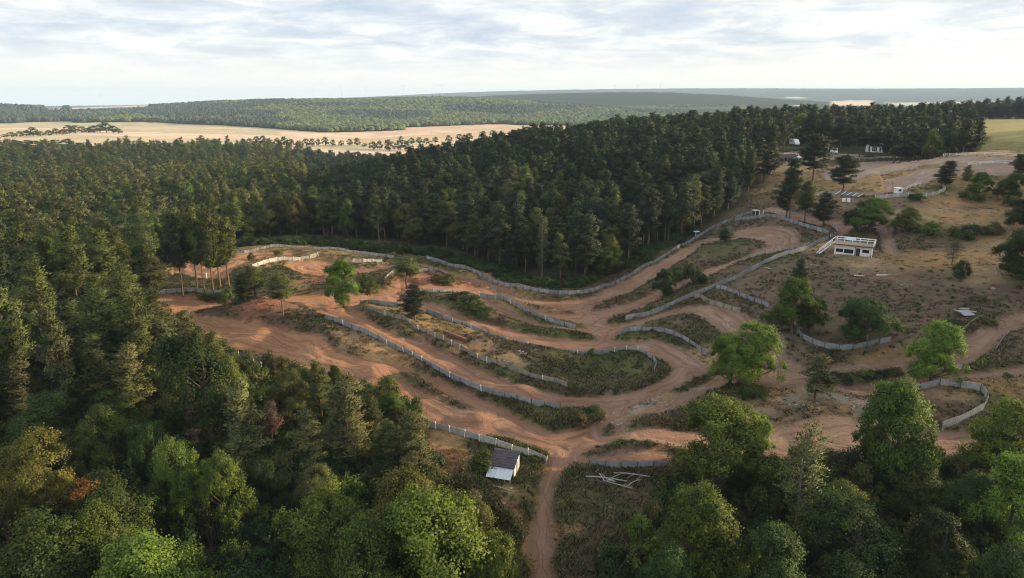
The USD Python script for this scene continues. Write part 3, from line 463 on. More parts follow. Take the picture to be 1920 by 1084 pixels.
def broadleaf(name, seed, mat, H=9.0, W=7.5, z0=2.0, nclump=60, sub=9, per=24, ls=.26, squash=1.0, stems=1, patch=None):
    """limbs that carry clumps of leaves; the crown has a lumpy outline with gaps"""
    rs = np.random.default_rng(seed); P = cls(name)
    cz_, hz = (z0 + H) / 2, (H - z0) / 2
    # the crown is a few boughs of different size, each a mass of clumps, with gaps between them
    bo = [(np.array([rs.normal() * .06 * W, rs.normal() * .06 * W, H - .24 * W]), .24 * W)]; a0 = rs.uniform(0, 6.28); nb_ = int(rs.integers(7, 10))
    for k in range(nb_):
        a = a0 + 2.4 * k + rs.normal() * .25; t = (k + .5) / nb_; rb = W * rs.uniform(.15, .25); ro = (W / 2 - rb) * rs.uniform(.72, 1.12) * (1 - .45 * max(0, t - .55) / .45)
        bo.append((np.array([ro * math.cos(a), ro * math.sin(a), z0 + rb * .8 + t * (H - z0 - 2.0 * rb) * .92 + rs.normal() * .2]), rb))
    wb = np.array([r_ ** 2 for _, r_ in bo]); wb /= wb.sum(); pts = []
    while len(pts) < nclump:
        c0_, rb = bo[rs.choice(len(bo), p=wb)]; d = unit(rs, 1)[0]; d[2] = d[2] if d[2] > -.35 else -d[2]
        p = c0_ + d * rb * rs.uniform(.55, 1.0) ** .6 * [1, 1, .82]
        if not pts or np.min(np.linalg.norm(np.array(pts) - p, axis=1)) > .062 * (W + H) / 2 or rs.random() < .03: pts.append(p)
    pts = np.array(pts); rad = rs.uniform(.55, 1.2, nclump) * .098 * (W + H) / 2
    for ax_, (lo, hi) in enumerate(((-W / 2, W / 2), (-W / 2, W / 2), (z0, H))):     # the crown fills exactly its width and height
        a_, b_ = (pts[:, ax_] - rad * 1.15).min(), (pts[:, ax_] + rad * 1.15).max(); pts[:, ax_] = lo + (pts[:, ax_] - a_) * (hi - lo) / (b_ - a_)
    ctr = np.array([0, 0, cz_ - .1 * hz])
    tb = []
    if stems == 1: tb.append(tube([[0, 0, -.4], [.05, 0, z0 * .5], [.1, .05, z0], [.05, .1, cz_], [0, 0, H * .85]], [.30, .24, .2, .13, .04], 7))
    else:
        for k in range(stems): a = 2 * math.pi * k / stems; tb.append(tube([[.2 * math.cos(a), .2 * math.sin(a), -.4], [.5 * math.cos(a), .5 * math.sin(a), z0], [1.1 * math.cos(a), 1.1 * math.sin(a), cz_]], [.18, .14, .07], 6))
    for i in rs.permutation(nclump)[:26]:
        q = pts[i]; b = np.array([0, 0, max(z0 * .8, q[2] - np.hypot(q[0], q[1]) * .75 - .4)]); mid = b * .45 + q * .55 + [0, 0, -.15]
        tb.append(tube([b, mid, q], [.085, .055, .02], 5))
    branches(P, 'trunk', tb, 'bark')
    c, n, tn, pt = [], [], [], []
    for i in range(nclump):
        out = (pts[i] - ctr) / [W / 2, W / 2, hz]; out /= np.linalg.norm(out) + 1e-9
        d = unit(rs, sub) + out * .75 + [0, 0, .35]; d /= np.linalg.norm(d, axis=1, keepdims=True)
        ck = pts[i] + d * rad[i] * rs.uniform(.6, 1.05, (sub, 1)) * [1, 1, .85]
        tone_c = rs.uniform(.15, .75)
        for k in range(sub):
            e = rs.normal(size=(per, 3)) * rad[i] * .27
            c.append(ck[k] + e); nn = d[k] * .8 + out * .5 + e / (rad[i] * .27) * .28 + [0, 0, .15]; n.append(nn)
            tn.append(np.clip(tone_c + rs.normal(size=per) * .16 + .1 * rs.normal(), 0, 1)); pt.append(np.full(per, i))
    c, n, tn, pt = np.vstack(c), np.vstack(n), np.concatenate(tn), np.concatenate(pt)
    size = rs.uniform(.7, 1.3, len(c)) * ls
    if patch is None: leafmesh(P + '/crown', c, n, size, .72, tn, mat)
    else:
        sel = np.isin(pt, np.argsort(-(pts @ np.array(patch[1])))[:patch[2]])
        leafmesh(P + '/crown', c[~sel], n[~sel], size[~sel], .72, tn[~sel], mat); leafmesh(P + '/turning_leaves', c[sel], n[sel], size[sel], .72, tn[sel], patch[0])
def pine(name, seed, mat, H=13.0, W=5.0, zf=.36, whorl=.55, nb=6, tuft=8, per=20, ls=.34, shape=.55, bark='bark_pine', dead=False, flat=.5, gap=.16):
    rs = np.random.default_rng(seed); P = cls(name)
    lean = rs.normal(size=2) * .3
    def axis(z): return np.array([lean[0] * (z / H) ** 2 + .14 * math.sin(z * .9 + seed), lean[1] * (z / H) ** 2 + .14 * math.cos(z * .7 + seed), z])
    tb = [tube([axis(z) if z > 0 else np.array([0, 0, z]) for z in (-.5, 0, H * .25, H * .5, H * .75, H * .97)], [.20, .18, .15, .11, .06, .02], 7)]
    c, n, tn, ax = [], [], [], []
    z = H * zf; ang = rs.uniform(0, 6.28); lobe = rs.uniform(0, 6.28, 4)
    while z < H * .985:
        t = (z - H * zf) / (H * (1 - zf)); prof = (1 - t ** 1.7) ** (shape * 1.15) * min(1, .5 + 2.4 * t) * .92 + .11
        k = max(3, int(nb * (1 - .35 * t) + rs.normal() * .8))
        for j in range(k):
            ang += 2.4 + rs.normal() * .35
            if rs.random() < gap: continue
            zb = min(H * .985, z + rs.uniform(-.9, .9) * whorl); a = ang
            Lb = W / 2 * prof * rs.uniform(.55, 1.2) * (.86 + .22 * math.cos(a - lobe[int(t * 3.99)])); up = .16 + .55 * t * t + rs.normal() * .14
            b = axis(zb); dirn = np.array([math.cos(a), math.sin(a), up]); dirn /= np.linalg.norm(dirn)
            e = b + dirn * Lb; mid = (b + e) / 2 - [0, 0, .05 * Lb]
            tb.append(tube([b, mid, e], [.05, .035, .012], 4))
            side = np.array([-math.sin(a), math.cos(a), 0]); m = max(3, int(tuft * Lb / 2.0 + 2)); tc = rs.uniform(.15, .75)
            for q in range(m):
                f = rs.uniform(.30, 1.05) if not dead else rs.uniform(.15, 1.0)
                wd = (.36 + .15 * Lb) * (1.2 - .55 * f)
                p = b * (1 - f) + e * f + side * rs.normal() * wd * .6 + [0, 0, rs.normal() * .5 * flat + .12]
                g = unit(rs, per); g[:, 2] = np.abs(g[:, 2]) * .9; g = g + dirn * .3; g /= np.linalg.norm(g, axis=1, keepdims=True)
                c.append(p + g * rs.uniform(.02, .2, (per, 1)) + rs.normal(size=(per, 3)) * [.24, .24, .30 * flat]); ax.append(g)
                o = p - axis(p[2]); o[2] = 0; o /= np.linalg.norm(o) + 1e-6
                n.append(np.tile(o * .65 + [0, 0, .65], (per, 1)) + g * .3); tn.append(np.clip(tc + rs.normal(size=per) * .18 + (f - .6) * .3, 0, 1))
        z += whorl * rs.uniform(.7, 1.3)
    branches(P, 'trunk', tb, bark)
    c, n, tn, ax = np.vstack(c), np.vstack(n), np.concatenate(tn), np.vstack(ax)
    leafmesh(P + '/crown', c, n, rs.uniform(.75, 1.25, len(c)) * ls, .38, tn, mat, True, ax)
def bushy(name, seed, mat, H=2.0, W=2.6, nclump=16, sub=6, per=22, ls=.16):
    rs = np.random.default_rng(seed); P = cls(name); c, n, tn = [], [], []
    tb = [tube([[0, 0, -.3], [.25 * W * math.cos(a) * .5, .25 * W * math.sin(a) * .5, H * .4], [.3 * W * math.cos(a), .3 * W * math.sin(a), H * .7]], [.05, .04, .015], 4) for a in np.arange(5) * 1.257]
    for i in range(nclump):
        d = unit(rs, 1)[0]; d[2] = abs(d[2]); f = rs.uniform(.3, 1) ** .5; p = np.array([d[0] * W / 2 * f * .8, d[1] * W / 2 * f * .8, .12 * H + d[2] * f * H * .78]); r = rs.uniform(.14, .24) * (W + H) / 2
        out = d; tc = rs.uniform(.15, .75)
        for k in range(sub):
            e0 = unit(rs, 1)[0] + out * .7 + [0, 0, .3]; e0 /= np.linalg.norm(e0); ck = p + e0 * r * rs.uniform(.5, 1.0); e = rs.normal(size=(per, 3)) * r * .32
            q = ck + e; q[:, 2] = np.maximum(q[:, 2], .02); c.append(q); n.append(e0 * .8 + out * .4 + e / r * .4 + [0, 0, .2]); tn.append(np.clip(tc + rs.normal(size=per) * .18, 0, 1))
    branches(P, 'stem', tb, 'bark'); c = np.vstack(c)
    leafmesh(P + '/foliage', c, np.vstack(n), rs.uniform(.7, 1.3, len(c)) * ls, .7, np.concatenate(tn), mat)
def farcrown(name, seed, mat, conifer=False):
    rs = np.random.default_rng(seed); P = cls(name); m = trimesh.creation.icosphere(3, 1.0); v = np.array(m.vertices)
    k = meshkit.fbm(v * 2.1 + seed, 3, seed); k2 = meshkit.noise(v * 5 + seed, seed + 3)
    v = v * (.62 + .55 * k + .16 * k2)[:, None]
    v = v * [4.4, 4.4, 4.0] + [0, 0, 5.2] if not conifer else v * [3.0, 3.0, 5.2] + [0, 0, 5.6]
    g = usdkit.mesh(stage, P + '/crown', trimesh.Trimesh(v, m.faces, process=False), '/World/Looks/' + mat, False)
    primvar(g, 'tone', np.clip(k[:, None].repeat(3, 1) * 1.6 - .35, 0, 1)); usdkit.mesh(stage, P + '/trunk', tube([[0, 0, -1], [0, 0, 4]], [.25, .2], 5), '/World/Looks/bark')
def tuft(name, seed, mat, h=.45, w=.5, n=26):
    rs = np.random.default_rng(seed); P = cls(name); b = rs.normal(size=(n, 3)) * [w * .32, w * .32, 0]; g = rs.normal(size=(n, 3)) * [.5, .5, 0] + [0, 0, 1]; g /= np.linalg.norm(g, axis=1, keepdims=True)
    leafmesh(P + '/blades', b, g * .3 + [0, 0, .8], rs.uniform(.5, 1.2, n) * h, .32, np.clip(rs.normal(.5, .25, n), 0, 1), mat, True, g)
BS = dict(H=9.0, W=7.5)
for i, (mt, kw) in enumerate([('leaf_mid', dict(z0=1.2)), ('leaf_bright', dict(z0=1.1)), ('leaf_dark', dict(z0=1.1)), ('leaf_mid', dict(W=6.4, z0=1.4)), ('leaf_yellow', dict(z0=1.2)), ('leaf_bright', dict(W=6.8, z0=1.0)), ('leaf_olive', dict(z0=1.2)), ('leaf_mid', dict(z0=.9, patch=('leaf_autumn', (.3, -.7, .65), 3)))]):
    k = dict(nclump=105, sub=10, per=29, ls=.17); k.update(kw); broadleaf(f'broad{i}', 100 + i, mt, **k)
for i, mt in enumerate(['leaf_mid', 'leaf_dark', 'leaf_bright']): broadleaf(f'broad_light{i}', 130 + i, mt, nclump=60, sub=7, per=10, ls=.36, z0=1.2)
PW = {}
for i, (mt, kw) in enumerate([('needle_dark', dict(W=5.4)), ('needle_mid', dict(W=5.6)), ('needle_mid', dict(W=4.6, zf=.30, shape=.75)), ('needle_dark', dict(W=6.0, zf=.20, shape=.5, flat=.42)), ('needle_pale', dict(W=6.0, zf=.08, shape=.6)), ('needle_mid', dict(W=6.8, zf=.46, shape=.36, flat=.45)), ('needle_dark', dict(W=6.4, zf=.34, shape=.40, flat=.36, gap=.25)), ('needle_pale', dict(W=6.4, zf=.26, shape=.55, flat=.4, gap=.25, per=15))]):
    pine(f'pine{i}', 200 + i, mt, **kw); PW[f'pine{i}'] = kw.get('W', 5.0)
for i, (mt, kw) in enumerate([('needle_dark', dict(W=5.6)), ('needle_dark', dict(W=4.8, zf=.3)), ('needle_mid', dict(zf=.32, W=5.6)), ('needle_pale', dict(zf=.25, W=5.8))]):
    pine(f'pine_light{i}', 230 + i, mt, whorl=.8, nb=6, tuft=5, per=10, ls=.62, **kw); PW[f'pine_light{i}'] = kw.get('W', 5.0)
pine('pine_dead', 250, 'needle_dead', zf=.15, W=4.0, per=8, dead=True, bark='bark_grey', shape=.8); PW['pine_dead'] = 4.0
pine('pine_rust', 251, 'needle_rust', zf=.35, W=4.0, per=14, bark='bark_grey'); PW['pine_rust'] = 4.0
pine('pine_bare', 252, 'needle_mid', zf=.28, W=6.0, per=8, tuft=6, bark='bark_grey', shape=.5, gap=.3); PW['pine_bare'] = 6.0
for i, mt in enumerate(['leaf_dark', 'leaf_mid', 'leaf_olive', 'leaf_bright']): bushy(f'bush{i}', 300 + i, mt)
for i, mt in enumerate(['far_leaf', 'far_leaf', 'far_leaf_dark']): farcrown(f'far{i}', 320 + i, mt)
farcrown('far3', 323, 'far_leaf_dark', True)  # dark leaf colour that also stands in for shade on the left hill
for i, (mt, h) in enumerate([('weed_green', .26), ('weed_dry', .26), ('weed_dark', .28), ('weed_green', .42)]): tuft(f'tuft{i}', 340 + i, mt, h)

def nominal(kind):
    if kind.startswith('broad'):
        return 9.0, {'broad3': 6.4, 'broad5': 6.8}.get(kind, 7.5)
    if kind.startswith('pine'): return 13.1, PW[kind] * 1.12
    if kind.startswith('far'): return 9.2, 8.5
    return 2.0, 2.6
NAMES = {'broad': 'broadleaf_tree', 'pine': 'pine_tree', 'bush': 'bush', 'far': 'field_tree'}
def instance(kind, p, h, w, label, cat, group=None, name=None, rot=None):
    H, W = nominal(kind)
    t = thing(name or NAMES[[k for k in NAMES if kind.startswith(k)][0]], p, R.uniform(0, 6.28) if rot is None else rot, label, cat, group, (w / W, w / W, h / H))
    t.GetPrim().GetReferences().AddInternalReference('/World/kinds_' + kind); t.GetPrim().SetInstanceable(True)
    return t
def depth(p): return p[1] * math.cos(PITCH) - (p[2] - CAM_H) * math.sin(PITCH)
stand = []     # where individual trees stand: (x, y, radius)
def tree(kind, px, base, top, wpx, label, cat='tree', sink=.05, group=None):
    if base > 800: px = 960 + (px - 960) * (5189 - base) / (5189 - (.6 * top + .4 * base)); wpx *= .9     # px was read at the crown's middle
    p = at1(px, base); r = math.hypot(p[0], p[1]); s = float(ray(px, top)[1]); h = max(.4, CAM_H + s * r - p[2]); w = wpx / FOC * depth(p)
    stand.append((p[0], p[1], w / 2)); return instance(kind, p - [0, 0, sink], h * 1.02, w, label, cat, group)
# ------------------------------------------------------------------ fences
def line(pts, closed=False):
    p = smooth_line(pts, False, 1); a, l = hit_base(*dens(p, False, 4).T); return xy(a, l)
def resample(p, step):
    d = np.r_[0, np.cumsum(np.hypot(*np.diff(p, axis=0).T))]; n = max(1, int(round(d[-1] / step))); s = np.linspace(0, d[-1], n + 1)
    return np.stack([np.interp(s, d, p[:, 0]), np.interp(s, d, p[:, 1])], 1)
def sheet(p, q, z0a, z0b, h, th=.03, waves=6):
    """one corrugated upright panel from p to q that follows the slope"""
    t = np.linspace(0, 1, waves * 2 + 1); d = (q - p) / np.linalg.norm(q - p); nrm = np.array([-d[1], d[0]])
    off = np.where(np.arange(len(t)) % 2 == 0, 0, .035)
    xyz = p + (q - p) * t[:, None] + nrm * off[:, None]; zb = z0a + (z0b - z0a) * t
    v, f, m = [], [], len(t)
    for side in (0, 1):
        o = nrm * th * side
        v += [np.c_[xyz + o, zb], np.c_[xyz + o, zb + h]]
    v = np.vstack(v)
    for i in range(m - 1):
        f += [[i, i + 1, m + i + 1, m + i], [2 * m + i + 1, 2 * m + i, 3 * m + i, 3 * m + i + 1], [m + i, m + i + 1, 3 * m + i + 1, 3 * m + i]]
    f += [[0, m, 3 * m, 2 * m], [m - 1, 3 * m - 1, 4 * m - 1, 2 * m - 1]]
    return (v, np.array(f))
def fence(label, pts, h=1.05, kind='panel', mat='fence_grey', post='post_dark', step=2.0, name='panel_fence', gaps=()):
    p = resample(line(pts), step); z = height(p[:, 0], p[:, 1]); c = np.array([p[0, 0], p[0, 1], z[0]])
    t = thing(name, c, 0, label, 'fence'); rs = np.random.default_rng(int(abs(pts[0][0]) * 7 + pts[0][1]))
    q = p - c[:2]; zz = z - c[2]; h = h * .78
    for i in range(len(q)):
        ph = h + (.12 if kind == 'panel' else .05) + rs.normal() * .03; wpost = .07 if kind != 'wire' else .07
        tilt = rs.normal(size=2) * .07
        pm = post if not (post == 'mixed') else ('post_white' if rs.random() < .35 else 'post_dark')
        d = (q[min(i + 1, len(q) - 1)] - q[max(i - 1, 0)]); d = d / (np.linalg.norm(d) + 1e-9); off = np.array([d[1], -d[0]]) * .075
        part(t, 'post', beam([q[i, 0] + off[0], q[i, 1] + off[1], zz[i] - .25], [q[i, 0] + off[0] + tilt[0], q[i, 1] + off[1] + tilt[1], zz[i] + ph], wpost), pm)
        if i == len(q) - 1 or i in gaps: continue
        if kind == 'panel':
            g = .02 * d; part(t, 'panel', sheet(q[i] + g, q[i + 1] - g, zz[i] - .02 + rs.normal() * .02, zz[i + 1] - .02 + rs.normal() * .02, h + rs.normal() * .05), mat)
        elif kind == 'rail':
            for hh in (.5, .95): part(t, 'rail', beam([*q[i], zz[i] + h * hh], [*q[i + 1], zz[i + 1] + h * hh], .05, .09), mat)
        elif kind == 'wire':
            for hh in (.55, .9): part(t, 'wire', beam([*q[i], zz[i] + h * hh], [*q[i + 1], zz[i + 1] + h * hh], .02, .02), mat)
fence('pale fence bent round the far left turn of the track', [(252, 572), (265, 562), (290, 553), (315, 551), (350, 551), (400, 554), (435, 559)], 1.1, mat='fence_pale')
fence('long low pale fence along the foot of the dark wood, top left', [(385, 478), (445, 476), (500, 472), (560, 472), (620, 476), (680, 483), (740, 488)], .9, mat='fence_pale')
fence('long grey panel fence dipping along the dark wood and up to the right', [(800, 494), (855, 507), (880, 515), (920, 531), (960, 545), (1000, 556), (1040, 560), (1070, 560), (1100, 556), (1137, 543), (1175, 524), (1212, 505), (1250, 483), (1287, 461), (1325, 440), (1374, 419)], 1.15)
fence('grey fence behind the wide dirt pan below the road', [(1377, 420), (1405, 419), (1436, 413), (1460, 416), (1493, 427), (1520, 434), (1553, 445)], 1.15)
fence('short grey fence spur climbing left of the dirt pan into the pines', [(1380, 417), (1400, 409), (1418, 403)], 1.1)
fence('long straight grey fence running down from beside the white hut', [(1552, 453), (1530, 464), (1500, 479), (1456, 493), (1400, 519), (1344, 545), (1300, 564), (1272, 575), (1244, 585), (1210, 596), (1172, 606)], 1.2)
fence('small curved white fence on the road bend near the hut', [(1562, 427), (1571, 434), (1568, 443), (1556, 451)], 1.1, mat='fence_pale', post='post_white')
fence('low pale fence on the lower edge of the dirt pan', [(1400, 493), (1430, 486), (1470, 478), (1511, 467)], .8, mat='fence_pale')
fence('short tan fence below the junction with the long straight fence', [(1300, 566), (1340, 576), (1389, 587)], 1.2, mat='fence_tan')
fence('grey fence across the brown slope left of the bright tree', [(1340, 547), (1377, 562), (1419, 578), (1441, 588)], 1.1)
fence('curved grey fence under the brown mound left of the twin tree', [(1158, 634), (1200, 631), (1240, 634), (1270, 643), (1295, 654), (1315, 667), (1326, 676)], 1.0)
fence('curved grey fence below the dark round tree on the brown slope', [(1492, 633), (1510, 647), (1540, 657), (1580, 662), (1620, 660), (1670, 650)], 1.1)
fence('grey fence along the upper edge of the inner grass loop', [(800, 587), (847, 605), (879, 615), (915, 632), (960, 648), (990, 656), (1030, 660), (1060, 662), (1100, 663), (1140, 662), (1180, 661), (1200, 666), (1220, 676), (1232, 687), (1226, 698)], .95, post='mixed')
fence('short grey fence under the light dirt beside the round pine', [(676, 573), (710, 579), (747, 584)], 1.0)
fence('weathered grey fence down the lower edge of the inner grass loop', [(689, 587), (729, 599), (766, 615), (800, 632), (841, 653), (879, 672), (920, 690), (960, 706), (1000, 718), (1050, 727), (1064, 733)], 1.0, mat='fence_tan', post='mixed')
fence('grey fence down the grass strip between the two lowest left tracks', [(612, 614), (644, 623), (680, 636), (710, 649), (742, 664), (766, 678), (794, 690), (832, 709), (869, 726), (916, 744), (950, 757), (991, 768), (1050, 776)], 1.1, post='mixed')
fence('pale fence with white posts above the little shed', [(791, 808), (817, 815), (862, 829), (904, 843), (934, 851), (965, 860), (995, 867), (1024, 871)], 1.15, mat='fence_pale', post='post_white')
fence('low grey-green fence above the log pile', [(1105, 884), (1130, 891), (1160, 895), (1200, 895), (1252, 892)], 1.0)
fence('grey fence on the narrow grass strip in the middle of the track', [(899, 557), (920, 563), (942, 570), (964, 580), (985, 591), (1011, 602), (1041, 613), (1080, 618)], 1.05, post='mixed')
fence('thin wire fence of dark posts between two upper tracks', [(880, 532), (902, 534), (942, 547), (974, 566), (1002, 581), (1045, 590), (1078, 591)], 1.0, 'wire', 'post_dark', name='wire_fence', step=2.6)
fence('white curved fence round the small upper left dirt loop', [(475, 509), (484, 505), (502, 498), (521, 494), (559, 491), (597, 488)], 1.15, mat='fence_pale', post='post_white')
fence('short white fence behind the leafy tree at the top left crest', [(645, 497), (680, 497), (716, 496)], 1.0, mat='fence_pale', post='post_white')
fence('little white bent fence left of the olive pine', [(722, 541), (722, 532), (735, 522), (748, 519)], .7, step=1.6)
fence('short white fence right of the olive pine', [(785, 519), (800, 516), (822, 512)], 1.0, mat='fence_pale')
fence('short pale netting fence above the long dark bush', [(792, 556), (820, 560), (850, 559)], .9, mat='fence_pale')
fence('tall curved white fence enclosing the brown pit at the right', [(1690, 733), (1720, 729), (1747, 730), (1790, 734), (1828, 740), (1845, 746), (1850, 758), (1849, 770), (1836, 780), (1807, 793), (1765, 805)], 1.35, mat='fence_pale', step=2.2)
fence('white rail fence on the far side of the hilltop arena', [(1590, 303), (1640, 301), (1691, 299), (1747, 296), (1800, 294), (1841, 293), (1905, 298)], 1.1, 'rail', 'post_white', 'post_white', name='rail_fence', step=2.6)
fence('white rail fence on the near side of the hilltop track, far right', [(1815, 310), (1850, 308), (1905, 306)], 1.1, 'rail', 'post_white', 'post_white', name='rail_fence', step=2.6)
fence('tan rail fence above the straw mound in the arena', [(1650, 328), (1680, 324), (1706, 318)], 1.0, 'rail', 'fence_pale', 'fence_pale', name='rail_fence', step=2.6)
fence('white rail fence along the lower arena track', [(1690, 366), (1706, 360), (1724, 354)], 1.1, 'rail', 'post_white', 'post_white', name='rail_fence', step=2.2)
fence('white board fence round the end of the arena', [(1640, 377), (1702, 378), (1729, 377), (1747, 373), (1764, 369), (1773, 363), (1766, 357)], 1.2, mat='fence_pale', post='post_white', step=2.4)
fence('low pale plank edging beside the right-hand road', [(1795, 636), (1812, 620), (1828, 607), (1843, 598)], .5, mat='fence_tan')
fence('low pale plank edging right of the right-hand road', [(1865, 664), (1872, 652), (1882, 636), (1893, 625)], .6, mat='fence_pale')
fence('short grey panels half hidden left of the lowest left track', [(450, 683), (470, 691), (492, 701)], 1.1, post='post_white')
fence('short grey fence behind the trunk of the lone dark-and-light tree', [(1764, 697), (1785, 697), (1804, 694)], .9)

# ------------------------------------------------------------------ the white hut
p0, p1 = at1(1562, 486), at1(1630, 490)
d = p1 - p0; wid = math.hypot(d[0], d[1]); rz = math.atan2(d[1], d[0])
hz = min(p0[2], p1[2]) - .05
hut = thing('timing_hut', (p0[0], p0[1], hz), rz, 'low cream hut with dark windows and a white railed roof', 'hut')
W_, D_, H_ = wid, 3.4, 2.15
wx = [(.045, .25, .62, 1.32), (.275, .535, .52, 1.36), (.77, .96, .95, 1.58)]
holes = [(a * W_, b * W_, z0, z1) for a, b, z0, z1 in wx] + [(.60 * W_, .715 * W_, .05, 1.72)]
xs = sorted({0, W_} | {v for h in holes for v in h[:2]}); zs = sorted({-.5, H_} | {v for h in holes for v in h[2:]})
cells = [box(xs[i], xs[i + 1], 0, .18, zs[j], zs[j + 1]) for i in range(len(xs) - 1) for j in range(len(zs) - 1) if not any(h[0] - 1e-6 <= xs[i] and xs[i + 1] <= h[1] + 1e-6 and h[2] - 1e-6 <= zs[j] and zs[j + 1] <= h[3] + 1e-6 for h in holes)]
part(hut, 'wall', join(*cells), 'wall_cream'); part(hut, 'wall', box(W_ - .18, W_, .18, D_, -.5, H_), 'wall_cream'); part(hut, 'wall', box(0, .18, .18, D_, -.5, H_), 'wall_cream'); part(hut, 'wall', box(.18, W_ - .18, D_ - .18, D_, -.5, H_), 'wall_cream')
for h in holes[:3]:
    w = part(hut, 'window', join(box(h[0], h[1], .02, .08, h[2] - .05, h[2]), box(h[0] - .05, h[0], -.02, .08, h[2], h[3]), box(h[1], h[1] + .05, -.02, .08, h[2], h[3])), 'paint_white'); part(w, 'pane', box(h[0], h[1], .09, .12, h[2], h[3]), 'dark_pane')
dr = part(hut, 'door', box(holes[3][0], holes[3][1], .06, .11, .05, 1.72), 'door_dark'); part(dr, 'handle', box(holes[3][0] + .08, holes[3][0] + .14, .0, .06, .85, .9), 'tin')
part(hut, 'roof', box(-.25, W_ + .45, -.3, D_ + .2, H_ + .004, H_ + .16), 'roof_felt'); part(hut, 'fascia', box(-.27, W_ + .47, -.36, -.3, H_ - .06, H_ + .18), 'fascia_brown'); part(hut, 'drainpipe', tube([[.585 * W_, -.05, 0], [.585 * W_, -.05, H_]], .05), 'fascia_brown')
part(hut, 'column', box(W_ + .22, W_ + .36, -.2, -.04, -.4, H_), 'paint_white')
rail = part(hut, 'railing', join(*[beam([x, D_ + .1, H_ + .16], [x, D_ + .1, H_ + 1.02], .09) for x in np.linspace(-.15, W_ + .35, 6)], beam([-.2, D_ + .1, H_ + 1.02], [W_ + .4, D_ + .1, H_ + 1.02], .08, .14), beam([-.2, D_ + .1, H_ + .60], [W_ + .4, D_ + .1, H_ + .60], .06, .12), *[beam([W_ + .36, y, H_ + .16], [W_ + .36, y, H_ + 1.02], .09) for y in (0, D_ * .5)], beam([W_ + .36, -.2, H_ + 1.02], [W_ + .36, D_ + .1, H_ + 1.02], .08, .14), beam([W_ + .36, -.2, H_ + .60], [W_ + .36, D_ + .1, H_ + .60], .06, .12)), 'paint_white')
part(hut, 'sign_board', box(.23 * W_, .5 * W_, D_ - .02, D_ + .02, H_ + .45, H_ + .95), 'sign_blue')
s0, s1 = np.array([-.3, D_ * .8, H_ + .1]), np.array([-2.7, -.4, -.1])
sp = [beam(s0 + o, s1 + o, .07, .2) for o in ([0, 0, 0], [-.6, .25, 0])] + [beam(s0 + [0, 0, 1.0], s1 + [0, 0, 1.0], .08, .12)] + [beam(s0 * (1 - t) + s1 * t, s0 * (1 - t) + s1 * t + [0, 0, 1.0], .07) for t in (0, .33, .66, 1)]
st = part(hut, 'staircase', join(*sp), 'paint_white')
for t in np.linspace(.05, .95, 9): c = s0 * (1 - t) + s1 * t; part(st, 'tread', beam(c, c + [-.6, .25, 0], .26, .04), 'fence_pale')

# ------------------------------------------------------------------ the little shed
c0 = at1(964, 905); wid = 2.85; rz = -.30
a0 = c0 - np.array([math.cos(rz), math.sin(rz), 0]) * wid
shed = thing('shed', (a0[0], a0[1], c0[2] - .05), rz, 'small shed with dark shingle roof and pale tin lean-to by the dirt path', 'shed')
W_, D_, h0, h1 = wid, 2.0, 1.3, 2.2
def slope(x0, x1, y0, y1, z0, z1, th): 
    v = [[x, y, z + e] for e in (0, th) for x, y, z in ((x0, y0, z0), (x1, y0, z0), (x1, y1, z1), (x0, y1, z1))]
    return trimesh.Trimesh(np.array(v), np.array([[0, 2, 1], [0, 3, 2], [4, 5, 6], [4, 6, 7], [0, 1, 5], [0, 5, 4], [1, 2, 6], [1, 6, 5], [2, 3, 7], [2, 7, 6], [3, 0, 4], [3, 4, 7]]), process=False)
def gable(x0, x1):
    v = np.array([[x, y, z] for x in (x0, x1) for y, z in ((0, -.4), (D_, -.4), (D_, h1), (0, h0))])
    return trimesh.Trimesh(v, np.array([[0, 2, 1], [0, 3, 2], [4, 5, 6], [4, 6, 7], [0, 1, 5], [0, 5, 4], [1, 2, 6], [1, 6, 5], [2, 3, 7], [2, 7, 6], [3, 0, 4], [3, 4, 7]]), process=False)
part(shed, 'wall', gable(W_ - .12, W_), 'plaster'); part(shed, 'wall', gable(0, .12), 'plaster'); part(shed, 'wall', box(.12, W_ - .12, D_ - .12, D_ - .002, -.4, h1 - .06), 'plaster'); part(shed, 'wall', box(.12, W_ - .12, 0.002, .12, -.4, h0 - .01), 'wood_dark')
part(shed, 'door', box(W_ + .004, W_ + .05, D_ * .38, D_ * .80, .0, 1.5), 'door_grey')
rf = part(shed, 'roof', slope(-.15, W_ + .06, -.1, D_ + .15, h0 - .04, h1 + .03, .06), 'wood_dark')
for i in range(7):       # shingle courses, each a row of separate shingles
    n = 9; y0 = -.12 + (D_ + .25) * i / 7; y1 = y0 + (D_ + .25) / 7 + .03; f = lambda y: h0 - .04 + (y + .1) / (D_ + .25) * (h1 - h0 + .07) + .065
    for j in range(n):
        x0 = -.16 + (W_ + .23) * (j + .5 * (i % 2) - .25) / n; x1 = x0 + (W_ + .23) / n - .012
        part(rf, 'shingle', slope(max(x0, -.16), min(x1, W_ + .07), y0, y1, f(y0) + .03 + R.uniform(0, .012), f(y1) + R.uniform(0, .008), .015), 'shingle')
ld = 1.35; lz = .55
lean = part(shed, 'lean_to_roof', slope(-.05, W_ - .02, -ld, -.02, lz, h0 - .12, .02), 'wood_dark')
for j in range(6): x0 = -.06 + (W_ + .05) * j / 6; part(lean, 'tin_sheet', slope(x0, x0 + (W_ + .05) / 6 - .015, -ld - .04, -.0, lz + .022 + .006 * (j % 2), h0 - .098 + .006 * (j % 2), .012), 'tin')
for x in np.linspace(.05, W_ - .12, 5): part(shed, 'post', box(x, x + .1, -ld + .05, -ld + .15, -.4, lz - .005), 'plank' if x > .3 else 'wood_dark')
